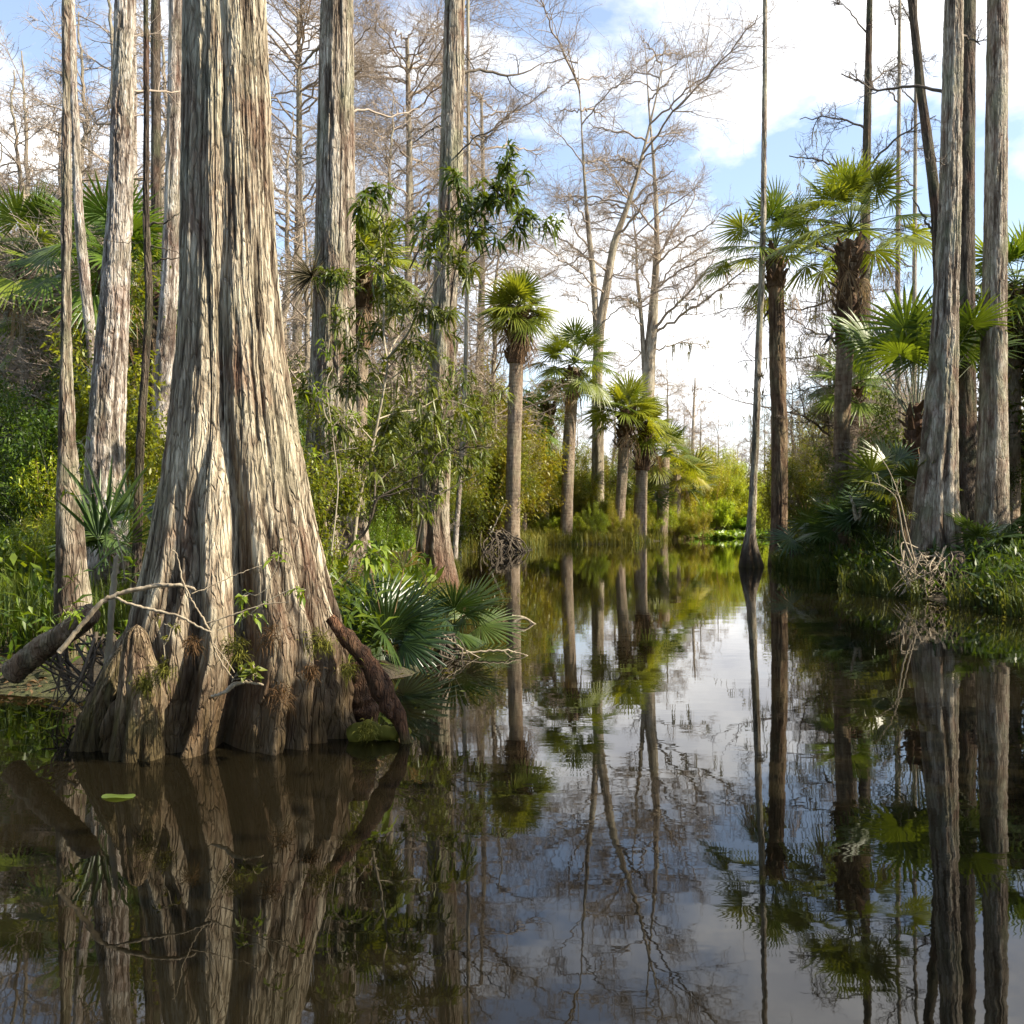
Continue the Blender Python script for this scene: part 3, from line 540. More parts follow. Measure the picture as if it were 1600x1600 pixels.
# ================================================================ palms
def palm(label, tr, d, crown, boots=None, nf=26, lp=.7, lb=.9, seed=1, dead=7, mat='palm', color=None, el=(-35, 80), rings=9, boot_r=1.35, petal=None, group=None, nseg=30, skirt=True, young=False, deadlen=.9, tmat='palm_trunk'):
    """tr: (px, py, half width) down the trunk; crown: (px, py) of the bud; boots: (py0, py1)"""
    rng = rs(seed); b = max(tr, key=lambda q: q[1]); tr = list(tr); yb = HY+F*(CH+.3)/d
    if b[1] < yb: tr.append((b[0], yb, b[2]*1.1))
    t = thing('palm_tree', label, 'palm', (GX(b[0], d), d, 0), group)
    mb = MB(); trunk(mb, tr, d, 64, 420, (), .009 if rings else .02, 16, 2.2, seed=seed, rings=rings, wob=.08); mb.build('trunk', M[tmat], t)
    O = P(*crown, d)
    if boots:
        z0, z1 = ZZ(boots[1], d), ZZ(boots[0], d); c = np.array(sorted([(ZZ(py, d), GX(px, d), hw*d/F) for px, py, hw in tr]+[(O[2], O[0], tr[0][2]*d/F)]))
        mb = MB(); z = z0; k = 0
        rr = np.interp(z0, c[:, 0], c[:, 2])
        zz = np.linspace(z0, z1+.05, 24); xs = np.interp(zz, c[:, 0], c[:, 1]); tube(mb, np.stack([xs, np.full(24, d), zz], -1), rr*boot_r*.92*(1+.1*rng.rand(24))*np.linspace(1, .7, 24), 14, .25)
        while z < z1:
            for j in range(4):
                a = k*2.4+rng.rand()*.4; k += 1; r = rr*boot_r*(.9+.2*rng.rand()); x = np.interp(z, c[:, 0], c[:, 1])
                u = np.array([math.cos(a), math.sin(a), 0.]); s = np.array([-math.sin(a), math.cos(a), 0.]); L_ = rr*(1.2+1.3*rng.rand()); w_ = rr*.42
                p0 = np.array([x, d, z+rng.rand()*.05])+u*r*.75; tipd = u*(.22+.45*rng.rand())+np.array([0, 0, 1.])*(.9-.5*rng.rand()); p1 = p0+tipd*L_
                th = u*rr*.2; lean = s*rng.normal()*.25*L_
                mb.add([p0-s*w_, p0+s*w_, p1+s*w_*.45+lean, p1-s*w_*.45+lean, p0-s*w_+th, p0+s*w_+th, p1+s*w_*.45+th*.4+lean, p1-s*w_*.45+th*.4+lean], [(0, 1, 2, 3), (7, 6, 5, 4), (0, 4, 5, 1), (1, 5, 6, 2), (2, 6, 7, 3), (3, 7, 4, 0)], None, rng.rand())
            z += rr*.55
        mb.build('boots', M['boots'], t, smooth=False)
    mb = MB(); pt = MB()
    for i in range(nf):
        f = (i+.5)/nf; e = R(el[1]+(el[0]-el[1])*f**.85+rng.normal()*6); az = i*2.39996+rng.normal()*.25
        fan(mb, O+np.array([0, 0, .12*(1-f)]), az, e, lp*(.75+.45*f)*(.85+.3*rng.rand()), lb*(.85+.25*rng.rand()), rng, nseg, 235+30*rng.rand(), .07+.20*f*(.4+rng.rand()), .18, .011*d/30+.006, tilt=rng.normal()*.35, v=np.clip(.10+.75*rng.rand()+.25*(f > .75)*rng.rand(), 0, 1), petal=pt, nst=4)
    c = mb.build('crown', M[mat], t); p_ = pt.build('stalks', M[petal or mat], t)
    if color: c.color = color; p_.color = color
    if dead:
        mb = MB()
        for i in range(dead):
            fan(mb, O-np.array([0, 0, .15+.3*rng.rand()]), rng.rand()*6.28, R(-25-50*rng.rand()), lp*.8*(.6+.6*rng.rand()), lb*.8*deadlen*(.7+.4*rng.rand()), rng, 18, 130+60*rng.rand(), .9, .9, .009*d/30+.005, tilt=rng.normal()*.6, dead=True)
        mb.build('dead_fronds', M['dead_leaf'], t)
    return t
palm('tallest sabal palm on the left bank, round crown over dark shaggy boots', [(809, 480, 11), (808, 540, 11), (806, 600, 11.5), (803, 700, 11.5), (801, 800, 11.5), (800, 845, 12.5), (800, 868, 14)], 32., (812, 486), (490, 568), 32, .62, 1.02, 101, 12, el=(-20, 85), boot_r=1.3, deadlen=1.15, color=(1.1, 1.05, .9, 1))
palm('second palm of the left bank with an open airy crown and drooping fans', [(896, 575, 9.5), (893, 620, 9.5), (889, 700, 9.5), (886, 780, 9.5), (884, 850, 10.5)], 40.5, (897, 568), (578, 625), 30, 1.25, 1.12, 102, 7, el=(-38, 86), boot_r=1.15)
palm('short palm with brown shag tucked between the two tall left-bank palms', [(852, 640, 9), (850, 700, 9.5), (848, 840, 10)], 43., (853, 632), (635, 690), 20, .9, .9, 103, 8, el=(-35, 70))
palm('low green palm directly behind the tallest palm trunk', [(818, 668, 8), (815, 760, 9), (814, 840, 9)], 40., (818, 662), (665, 720), 20, .9, 1.05, 104, 3, el=(-40, 75), color=(.8, 1, .9, 1))
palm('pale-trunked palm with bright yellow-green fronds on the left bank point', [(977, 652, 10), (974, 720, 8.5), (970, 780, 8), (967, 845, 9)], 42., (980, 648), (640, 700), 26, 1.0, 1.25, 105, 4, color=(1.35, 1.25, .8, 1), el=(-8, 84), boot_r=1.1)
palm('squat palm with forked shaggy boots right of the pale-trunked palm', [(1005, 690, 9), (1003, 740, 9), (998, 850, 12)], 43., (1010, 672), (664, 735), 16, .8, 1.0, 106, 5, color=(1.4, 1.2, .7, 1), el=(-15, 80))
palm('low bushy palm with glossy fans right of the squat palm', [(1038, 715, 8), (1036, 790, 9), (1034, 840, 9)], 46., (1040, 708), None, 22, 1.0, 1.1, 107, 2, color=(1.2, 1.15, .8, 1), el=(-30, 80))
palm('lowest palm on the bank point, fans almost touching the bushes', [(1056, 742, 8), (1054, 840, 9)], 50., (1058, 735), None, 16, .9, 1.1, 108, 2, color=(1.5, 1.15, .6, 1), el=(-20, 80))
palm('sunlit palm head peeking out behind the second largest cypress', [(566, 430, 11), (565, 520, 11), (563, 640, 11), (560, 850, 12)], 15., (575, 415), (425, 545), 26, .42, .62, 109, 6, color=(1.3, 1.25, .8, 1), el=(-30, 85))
palm('tall slanting palm in front of the right bank with fans spreading over the slender cypress', [(1211, 405, 13), (1213, 470, 12), (1215, 560, 12.5), (1218, 660, 12.5), (1218, 760, 12.5), (1217, 840, 13), (1216, 880, 16), (1216, 905, 18)], 23.3, (1210, 398), (395, 450), 28, 1.12, .86, 110, 6, el=(-14, 86), boot_r=1.15, rings=0, tmat='palm_brown')
palm('right-bank palm with thick red-brown boots above a smooth trunk', [(1328, 380, 15), (1325, 450, 14.5), (1321, 540, 13), (1317, 620, 12.5), (1314, 720, 12.5), (1311, 800, 14)], 20., (1329, 362), (384, 538), 28, 1.12, .86, 111, 12, el=(-6, 86), boot_r=1.32, tmat='palm_brown')
palm('dark green palm head behind the smooth trunk of the red-booted palm', [(1332, 620, 9), (1330, 700, 9), (1328, 840, 10)], 25., (1326, 606), (610, 680), 24, .70, .80, 112, 5, el=(-25, 85), color=(.85, 1, 1, 1))
palm('wide young fan palm on long stalks beside the stout right-hand cypress', [(1434, 690, 14), (1432, 760, 14), (1430, 860, 16)], 16.5, (1432, 672), (640, 760), 24, 1.75, .95, 113, 6, el=(52, 89), color=(.66, .80, .7, 1), boot_r=1.25, petal='stem', deadlen=.7)
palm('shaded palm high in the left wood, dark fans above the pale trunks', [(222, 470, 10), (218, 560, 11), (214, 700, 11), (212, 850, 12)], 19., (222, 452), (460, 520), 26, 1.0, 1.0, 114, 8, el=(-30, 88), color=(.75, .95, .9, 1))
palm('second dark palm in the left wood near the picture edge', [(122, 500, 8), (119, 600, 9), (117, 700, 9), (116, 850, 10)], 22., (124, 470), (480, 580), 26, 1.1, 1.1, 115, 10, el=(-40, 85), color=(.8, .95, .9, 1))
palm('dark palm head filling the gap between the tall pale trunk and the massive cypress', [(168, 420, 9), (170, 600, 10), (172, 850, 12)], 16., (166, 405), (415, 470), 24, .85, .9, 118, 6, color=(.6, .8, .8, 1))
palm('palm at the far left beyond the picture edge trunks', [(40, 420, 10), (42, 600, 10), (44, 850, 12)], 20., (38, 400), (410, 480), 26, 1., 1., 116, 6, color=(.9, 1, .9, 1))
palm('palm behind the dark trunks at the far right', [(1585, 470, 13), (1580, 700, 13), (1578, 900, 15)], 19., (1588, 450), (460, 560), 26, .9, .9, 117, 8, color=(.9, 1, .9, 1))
# ================================================================ bare cypresses against the sky
def bare(label, stems, limbs, d, seed, twig='twig', bark='bark_far', dens=3.0, twl=.55, tops=(), group=None, auto=0):
    rng = rs(seed); st0 = stems[0]; b = max(st0, key=lambda q: q[1])
    t = thing('bare_cypress', label, 'tree', (GX(b[0], d), d, 0), group)
    mb = MB()
    for k, s in enumerate(stems):
        s = list(s); yb = HY+F*(CH-.1)/d
        if k == 0 and b[1] < yb: s.append((b[0], yb, b[2]*1.25))
        trunk(mb, s, d, 28, 160, (), .02, 9, 1.1, seed=seed+k, wob=.08)
    mb.build('trunk', M[bark], t)
    mb = MB(); tw = MB(); br = []; tp = []
    L_ = [(l, w0, rng.normal()*3.0) for l, w0 in limbs]
    s0 = sorted(st0, key=lambda q: q[1])
    for k in range(auto):
        s = sorted(stems[rng.randint(len(stems))], key=lambda q: q[1]); py = s[0][1]+(s[-1][1]-s[0][1])*rng.rand()**1.2*.62
        px = np.interp(py, [q[1] for q in s], [q[0] for q in s]); sgn = rng.choice([-1, 1]); ln = (35+85*rng.rand())*45/d*(1 if py > s[0][1]+60 else .7); up = ln*(.15+.5*rng.rand())
        L_.append(([(px, py), (px+sgn*ln*.4, py-up*.6), (px+sgn*ln*.75, py-up*.85), (px+sgn*ln, py-up)], 2.2+1.6*rng.rand(), rng.normal()*3.2))
    for l, w0, dy in L_:
        m_ = len(l); pts = smooth_path([P(x, y, d)+np.array([0, dy*i/(m_-1), 0]) for i, (x, y) in enumerate(l)], 4*m_)
        pts[1:] += rng.normal(size=pts[1:].shape)*.05; r0 = w0*d/F/2; br.append((pts, r0, 3))
        ln = np.linalg.norm(np.diff(pts, axis=0), axis=1).sum()
        for q in range(int(max(4, ln*dens))):
            i = rng.randint(max(1, len(pts)//4), len(pts)-1); ax = unit(pts[i+1]-pts[i]); sdv = unit(np.cross(ax, rng.normal(size=3)))
            dd = ax*.8+sdv*.9+np.array([0, 0, .25]); f = i/len(pts)
            grow(br, tp, pts[i], dd, (.35*ln+.5)*(.4+.7*rng.rand())*(1.1-.5*f), r0*.45*(1-.5*f), 1, rng, (4, 7), .75, .6, .12, .2, 5, .92)
    branches(mb, br, 6, .006*d/50); mb.build('branches', M[twig], t)
    s, e = twigs(br, rng, 5., twl, -.05); needles(tw, s, e, .0034*d/50+.001, rng.normal(size=s.shape)*.06); tw.build('twigs', M[twig], t)
    return t
bare('tall forked bare cypress behind the second palm, two pale stems crossing the blue sky',
     [[(1040, 60, .5), (1028, 140, 1.2), (1012, 210, 2), (995, 275, 3.2), (978, 330, 4.5), (960, 375, 6), (952, 420, 6.5), (944, 470, 7), (936, 520, 8), (933, 580, 8.5), (934, 640, 9), (934, 720, 9.5), (934, 830, 11)], [(902, 90, .5), (908, 180, 1.3), (912, 260, 2), (917, 333, 3.5), (922, 385, 4.5), (927, 430, 5), (930, 480, 5.2), (933, 530, 6)]],
     [([(923, 408), (905, 388), (885, 375), (865, 362), (843, 350), (820, 335)], 4), ([(918, 385), (900, 365), (886, 345), (878, 320)], 3.2), ([(922, 388), (905, 394), (880, 396), (855, 402)], 2.6), ([(957, 390), (938, 386), (925, 384)], 2.5), ([(962, 372), (985, 350), (1000, 330), (1020, 318)], 4.5), ([(953, 420), (970, 428), (1000, 424), (1030, 418)], 2), ([(945, 470), (975, 469), (1008, 472)], 2.2), ([(926, 450), (900, 448), (875, 452)], 2), ([(936, 505), (915, 482), (895, 474), (870, 470)], 2.6), ([(948, 440), (975, 424), (1005, 408)], 2)], 45., 201, dens=3.2, auto=30)
bare('bare cypress with long limbs sweeping up to the right above the bushes',
     [[(1008, 70, .5), (1014, 170, 1.5), (1022, 260, 2.6), (1026, 340, 4), (1026, 400, 5), (1023, 450, 6), (1019, 510, 8.5), (1015, 560, 9.5), (1011, 640, 11), (1008, 720, 13), (1006, 830, 17)], [(985, 300, .5), (994, 380, 1.6), (995, 430, 2.4), (1000, 475, 3.2), (1003, 510, 3.6), (1006, 560, 4.2), (1010, 610, 5)]],
     [([(1020, 520), (1038, 496), (1058, 478), (1082, 450), (1104, 418)], 5), ([(1022, 522), (1055, 500), (1098, 474), (1135, 448), (1165, 428)], 4.6), ([(1026, 405), (1008, 398), (985, 399), (955, 398)], 4), ([(1024, 415), (1038, 385), (1055, 355), (1078, 320), (1095, 280)], 4.2), ([(1026, 360), (1018, 330), (1010, 300)], 2.6), ([(1028, 350), (1045, 310), (1055, 270)], 2.6), ([(1022, 548), (1045, 540), (1075, 536), (1102, 541)], 3.2), ([(1012, 560), (995, 545), (975, 530)], 2.2), ([(1003, 510), (985, 500), (965, 492)], 2.4), ([(1003, 480), (985, 470), (955, 468)], 2.4), ([(1020, 600), (1045, 596), (1075, 592)], 1.8), ([(1022, 455), (1045, 425), (1075, 400), (1110, 380)], 3.4), ([(1010, 545), (990, 560), (970, 556)], 2)], 58., 202, dens=3.0, auto=30)
bare('small rust tinged bare cypress on the far bank beneath the white cloud', [[(1086, 590, 1.2), (1084, 640, 2), (1082, 700, 2.6), (1082, 820, 3.6)]],
     [([(1084, 660), (1072, 640), (1060, 628)], 2), ([(1084, 655), (1095, 635), (1108, 620)], 2), ([(1084, 680), (1100, 672), (1130, 660)], 1.6), ([(1084, 640), (1078, 615), (1074, 600)], 1.8), ([(1085, 640), (1092, 612), (1098, 598)], 1.6), ([(1083, 690), (1062, 680), (1045, 676)], 1.4)], 85., 203, dens=1.6)
bare('bare cypress with pale twiggy crown filling the gap beside the second largest cypress', [[(466, 20, 3), (468, 200, 5), (466, 400, 7), (462, 700, 9), (460, 830, 12)]], [], 34., 204, auto=70, dens=3.4)
bare('thin bare cypress whose twigs veil the sky between two grey trunks', [[(636, 60, 3), (640, 240, 5), (638, 420, 6.5), (634, 640, 8), (632, 820, 10)]], [], 38., 205, auto=70, dens=3.4)
bare('bare cypress standing behind the tallest palm, twigs to the left of its crown', [[(752, 150, 2.5), (756, 320, 4), (752, 480, 5.5), (748, 660, 7), (746, 830, 9)]], [], 48., 206, auto=36, dens=2.6)
# generic bare trees, copied over the far wood
def bare_proto(seed, H=15., n=34):
    rng = rs(seed); t = thing('bare_cypress', 'x', 'tree', (0, 0, 0)); mb = MB()
    z = np.linspace(-.3, H, 60); wx = np.cumsum(rng.normal(size=60))*.035; wy = np.cumsum(rng.normal(size=60))*.035
    pts = np.stack([wx-wx[0], wy-wy[0], z], -1); rad = np.interp(z, [-.3, .3, 1.6, H*.6, H], [.34, .26, .17, .10, .02])
    tube(mb, pts, rad, 10); mb.build('trunk', M['bark_far'], t)
    br = []; tp = []
    for k in range(n):
        f = .28+.70*rng.rand(); i = int(f*58); az = rng.rand()*6.28; dd = np.array([math.cos(az), math.sin(az), .15+.5*rng.rand()+.5*(f > .85)])
        grow(br, tp, pts[i], dd, (3.6-2.4*f)*(.6+.6*rng.rand()), rad[i]*.45, 2, rng, (4, 6), .8, .58, .1, .17, 5, .92)
    mb = MB(); branches(mb, br, 5, .008); mb.build('branches', M['twig'], t)
    tw = MB(); s, e = twigs(br, rng, 3.0, .5); needles(tw, s, e, .005, rng.normal(size=s.shape)*.05); tw.build('twigs', M['twig'], t)
    return t
protos = [bare_proto(300+i) for i in range(4)]
used = [False]*4
def put(kind, protos, used, loc, rz, s, label, group, color=None):
    if not used[kind]:
        used[kind] = True; place(protos[kind], loc, rz, s, label, group, color); return protos[kind]
    return dup(protos[kind], loc, rz, s, label, group, color)
rng = rs(77)
def far_trees(n, x0, x1, d0, d1, h0, h1, label, group, fat=1.):
    for k in range(n):
        d = d0+(d1-d0)*rng.rand(); px = x0+(x1-x0)*(k+rng.rand())/n; h = h0+(h1-h0)*rng.rand()
        x = GX(px, d)
        if shore_sd(np.array([x]), np.array([d]))[0] < .6: d = 60+rng.rand()*20; x = GX(px, d)
        s = h/15.; put(rng.randint(4), protos, used, (x, d, gz(x, d)-.05), rng.rand()*6.28, (s*fat, s*fat, s), label, group)
far_trees(26, 1050, 1330, 72, 130, 8, 13, 'far bare grey cypress in the hazy treeline between the bush bank and the right-hand trunks', 'far treeline cypresses in the channel gap')
far_trees(20, 690, 1060, 62, 115, 9, 14, 'far bare grey cypress behind the palms of the left bank', 'far cypresses behind the left-bank palms')
far_trees(30, 380, 760, 24, 70, 9, 15, 'bare twiggy cypress in the wood between the massive cypress and the tallest palm', 'bare cypresses of the middle wood')
far_trees(16, -30, 300, 18, 34, 8, 12, 'bare twiggy cypress deep in the left wood behind the pale trunks', 'bare cypresses of the left wood')
far_trees(26, -30, 290, 24, 70, 9, 15, 'bare twiggy cypress deep in the left wood behind the pale trunks', 'bare cypresses of the left wood')
far_trees(15, 1235, 1640, 36, 80, 9, 13, 'bare mossy cypress in the wood behind the right-hand palms', 'bare cypresses of the right wood')

far_trees(14, 420, 780, 26, 50, 8, 13, 'bare twiggy cypress in the wood between the massive cypress and the tallest palm', 'bare cypresses of the middle wood')
for n_, a_, b_, c_, d_, l_ in ((12, 560, 800, 16, 36, 'between the second cypress and the tallest palm'), (8, 60, 280, 17, 26, 'under the pale trunks of the left wood'), (34, 1235, 1480, 19, 34, 'in the right wood behind the palmettos'), (10, 820, 1000, 46, 56, 'behind the second and pale-trunked palms')):
    far_trees(n_, a_, b_, c_, d_, 2.6, 6.2, 'small leafless twiggy sapling '+l_, 'leafless saplings '+l_, 1.5)

# ================================================================ bushes
def bush_proto(seed, nleaf, L, W, mat, name='shrub', stem='dark_stem', shape='round', simple=True, droop=.3, cat='shrub', asp=1.):
    """unit bush, radius 1, height 1"""
    rng = rs(seed); t = thing(name, 'x', cat, (0, 0, 0)); br = []; tp = []
    for k in range(9):
        az = rng.rand()*6.28; dd = np.array([math.cos(az)*.75, math.sin(az)*.75, .5+.9*rng.rand()])
        grow(br, tp, np.array([rng.normal()*.1, rng.normal()*.1, -.05]), dd, .62+.25*rng.rand(), .022, 2, rng, (4, 6), .75, .55, .12, .16, 4)
    ends = np.array([q[0] for q in tp]); dirs = np.array([q[1] for q in tp])
    n = len(ends); k = rng.randint(0, n, nleaf); paths = [q[2] for q in tp]
    f = rng.rand(nleaf); p = np.array([paths[i][-1]*(1-a*.9)+paths[i][0]*a*.9 for i, a in zip(k, f)])+rng.normal(size=(nleaf, 3))*.035
    dd = dirs[k]*.7+rng.normal(size=(nleaf, 3))*.75
    cl = rng.rand(n)[k]*.55+rng.rand(nleaf)*.45
    q_ = np.percentile(np.hypot(p[:, 0], p[:, 1]), 92); hz = np.percentile(p[:, 2], 98); sc_ = np.array([1/q_, 1/q_, asp/hz])
    mb = MB(); branches(mb, [(a*sc_, b*.8, c) for a, b, c in br], 4, .003); mb.build('stems', M[stem], t)
    mb = MB(); leaves(mb, p*sc_, dd, L*(.7+.6*rng.rand(nleaf)), W, droop, cl, .25, rng, simple); mb.build('foliage', M[mat], t)
    return t
bp_far = [bush_proto(400+i, 10000, .065, .017, 'bush') for i in range(3)]; bu_far = [False]*3
bp_mid = [bush_proto(410+i, 7000, .062, .010, 'leaf', droop=.4) for i in range(3)]; bu_mid = [False]*3
bp_tall = [bush_proto(430+i, 13000, .062, .011, 'leaf', droop=.3, asp=2.3) for i in range(2)]; bu_tall = [False]*2
bp_near = [bush_proto(420+i, 3000, .12, .018, 'leaf', simple=False, droop=.5) for i in range(2)]; bu_near = [False]*2
brng = rs(88)
def bush(px, top, d, wpx, kind, label, group=None, color=(1, 1, 1, 1), lift=0.):
    pr, us = {'f': (bp_far, bu_far), 'm': (bp_mid, bu_mid), 'n': (bp_near, bu_near)}[kind]
    x = GX(px, d); g0 = max(gz(x, d), -.05); r = wpx*d/F/2; h = max(.4, ZZ(top, d)-g0); r = max(r, h*.40); zf = 1.
    if h/r > 1.7: pr, us, zf = bp_tall, bu_tall, 2.3
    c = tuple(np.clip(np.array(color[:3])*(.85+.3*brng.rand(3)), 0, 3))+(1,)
    return put(brng.randint(len(pr)), pr, us, (x, d, g0+lift), brng.rand()*6.28, (r, r, h/zf), label, group, c)
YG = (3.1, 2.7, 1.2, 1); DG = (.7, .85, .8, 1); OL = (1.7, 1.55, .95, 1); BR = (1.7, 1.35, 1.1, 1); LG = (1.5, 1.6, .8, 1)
def row(n, x0, x1, tops, d0, d1, w, kind, label, group, color, jit=18):
    for k in range(n):
        f = (k+brng.rand())/n; px = x0+(x1-x0)*f; d = d0+(d1-d0)*brng.rand()
        bush(px, np.interp(px, *zip(*tops))+brng.normal()*jit*.5+abs(brng.normal())*jit*.5, d, w*(.7+.6*brng.rand()), kind, label, group, color)
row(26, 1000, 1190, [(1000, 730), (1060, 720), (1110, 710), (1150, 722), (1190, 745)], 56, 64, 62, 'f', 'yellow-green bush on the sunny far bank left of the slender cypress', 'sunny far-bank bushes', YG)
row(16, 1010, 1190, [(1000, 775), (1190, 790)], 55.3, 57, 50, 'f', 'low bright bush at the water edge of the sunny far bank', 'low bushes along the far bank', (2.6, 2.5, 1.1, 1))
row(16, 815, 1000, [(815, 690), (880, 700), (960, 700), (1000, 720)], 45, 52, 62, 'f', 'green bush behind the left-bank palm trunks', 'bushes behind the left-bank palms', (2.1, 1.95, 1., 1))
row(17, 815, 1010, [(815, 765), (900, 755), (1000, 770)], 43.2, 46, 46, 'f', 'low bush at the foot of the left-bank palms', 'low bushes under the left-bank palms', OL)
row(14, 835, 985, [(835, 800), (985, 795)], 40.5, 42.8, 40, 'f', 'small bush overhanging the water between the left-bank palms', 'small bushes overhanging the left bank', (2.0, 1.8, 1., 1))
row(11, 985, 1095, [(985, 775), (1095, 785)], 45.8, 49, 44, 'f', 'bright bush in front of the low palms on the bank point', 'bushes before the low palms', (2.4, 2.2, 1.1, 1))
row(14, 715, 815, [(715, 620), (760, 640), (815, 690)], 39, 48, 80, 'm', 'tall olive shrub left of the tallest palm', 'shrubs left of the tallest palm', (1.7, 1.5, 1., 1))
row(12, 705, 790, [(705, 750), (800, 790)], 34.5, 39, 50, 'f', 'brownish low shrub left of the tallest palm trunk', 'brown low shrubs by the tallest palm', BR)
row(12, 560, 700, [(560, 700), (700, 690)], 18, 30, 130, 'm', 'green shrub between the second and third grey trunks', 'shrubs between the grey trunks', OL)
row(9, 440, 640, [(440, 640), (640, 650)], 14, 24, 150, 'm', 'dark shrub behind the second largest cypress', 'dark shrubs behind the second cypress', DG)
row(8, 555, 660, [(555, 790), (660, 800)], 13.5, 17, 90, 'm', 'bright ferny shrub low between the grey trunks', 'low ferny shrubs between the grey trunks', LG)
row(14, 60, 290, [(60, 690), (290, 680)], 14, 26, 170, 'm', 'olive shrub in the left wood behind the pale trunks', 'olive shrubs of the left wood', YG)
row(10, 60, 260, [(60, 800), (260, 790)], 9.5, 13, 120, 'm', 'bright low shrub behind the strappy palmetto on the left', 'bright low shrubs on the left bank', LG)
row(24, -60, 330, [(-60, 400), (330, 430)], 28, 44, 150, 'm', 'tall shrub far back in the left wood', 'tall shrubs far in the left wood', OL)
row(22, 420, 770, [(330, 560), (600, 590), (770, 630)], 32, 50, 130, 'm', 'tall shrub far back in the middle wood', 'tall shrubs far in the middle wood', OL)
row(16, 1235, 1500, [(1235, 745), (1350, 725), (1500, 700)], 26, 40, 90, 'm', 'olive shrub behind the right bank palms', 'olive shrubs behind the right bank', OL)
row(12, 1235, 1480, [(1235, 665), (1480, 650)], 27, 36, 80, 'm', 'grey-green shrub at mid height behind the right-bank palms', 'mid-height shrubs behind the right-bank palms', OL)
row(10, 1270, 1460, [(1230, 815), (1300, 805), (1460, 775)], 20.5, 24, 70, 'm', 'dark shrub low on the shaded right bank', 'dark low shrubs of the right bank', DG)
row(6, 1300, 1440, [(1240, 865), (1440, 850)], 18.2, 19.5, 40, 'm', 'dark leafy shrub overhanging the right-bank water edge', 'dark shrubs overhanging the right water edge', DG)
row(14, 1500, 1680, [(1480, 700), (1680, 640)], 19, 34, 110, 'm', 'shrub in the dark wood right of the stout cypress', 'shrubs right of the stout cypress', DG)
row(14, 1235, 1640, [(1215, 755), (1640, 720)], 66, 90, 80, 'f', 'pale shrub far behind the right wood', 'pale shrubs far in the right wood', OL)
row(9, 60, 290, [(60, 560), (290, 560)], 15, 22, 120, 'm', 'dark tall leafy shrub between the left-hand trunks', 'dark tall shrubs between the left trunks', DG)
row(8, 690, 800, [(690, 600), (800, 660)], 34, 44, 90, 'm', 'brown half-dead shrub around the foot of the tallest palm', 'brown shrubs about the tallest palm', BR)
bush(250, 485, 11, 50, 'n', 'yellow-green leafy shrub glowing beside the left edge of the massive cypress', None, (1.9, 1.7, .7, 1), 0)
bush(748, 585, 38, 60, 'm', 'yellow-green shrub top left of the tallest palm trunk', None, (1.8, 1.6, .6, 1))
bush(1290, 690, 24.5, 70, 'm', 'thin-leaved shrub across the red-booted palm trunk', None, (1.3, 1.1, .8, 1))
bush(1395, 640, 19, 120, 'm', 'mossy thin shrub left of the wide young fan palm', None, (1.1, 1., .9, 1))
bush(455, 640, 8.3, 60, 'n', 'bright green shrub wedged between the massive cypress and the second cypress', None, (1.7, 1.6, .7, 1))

for pr_, us_ in ((bp_far, bu_far), (bp_mid, bu_mid), (bp_near, bu_near), (bp_tall, bu_tall), (protos, used)):
    for p_, u_ in zip(pr_, us_):
        if not u_:
            for c_ in list(p_.children): bpy.data.objects.remove(c_)
            bpy.data.objects.remove(p_)

# ================================================================ narrow-leaved saplings, hand-drawn stems
def sapling(name, label, stems, d, seed, nl=900, L=.10, W=.011, leafmat='leaf', stem='stem', spread=.5, color=None, tipl=.28, dens=4., cat='sapling', droop=.6, fmin=.25, simple=False, leafz=None):
    rng = rs(seed); b = stems[0][0][0]; t = thing(name, label, cat, (GX(b[0], d), d, max(0, ZZ(b[1], d))))
    br = []; tp = []
    for l, w0, dy in stems:
        m_ = len(l); pts = smooth_path([P(x, y, d)+np.array([0, dy*i/(m_-1), 0]) for i, (x, y) in enumerate(l)], 6*m_); r0 = w0*d/F/2
        br.append((pts, r0, 3)); ln = np.linalg.norm(np.diff(pts, axis=0), axis=1).sum()
        for q in range(int(max(2, ln*dens))):
            i = min(int((fmin+(1-fmin)*rng.rand())*len(pts)), len(pts)-2); ax = unit(pts[i+1]-pts[i]); sdv = unit(np.cross(ax, rng.normal(size=3)))
            grow(br, tp, pts[i], ax*.5+sdv+np.array([0, 0, .15]), spread*(.4+.8*rng.rand()), r0*.4, 1, rng, (2, 4), .7, .6, .1, .15, 5)
        tp.append((pts[-1], unit(pts[-1]-pts[-3]), pts[-4:]))
    mb = MB(); branches(mb, br, 6, .0022); mb.build('stems', M[stem], t)
    n = len(tp); k = rng.randint(0, n, nl); f = rng.rand(nl)**1.5
    p = np.array([tp[i][2][-1]*(1-a)+tp[i][2][0]*a for i, a in zip(k, f)]); dirs = np.array([q[1] for q in tp])[k]
    dd = dirs*.6+rng.normal(size=(nl, 3))*.7
    mb = MB(); leaves(mb, p, dd, L*(.6+.7*rng.rand(nl)), W, droop, rng.rand(n)[k]*.5+rng.rand(nl)*.5, .3, rng, simple); f_ = mb.build('foliage', M[leafmat], t)
    if color: f_.color = color
    return t
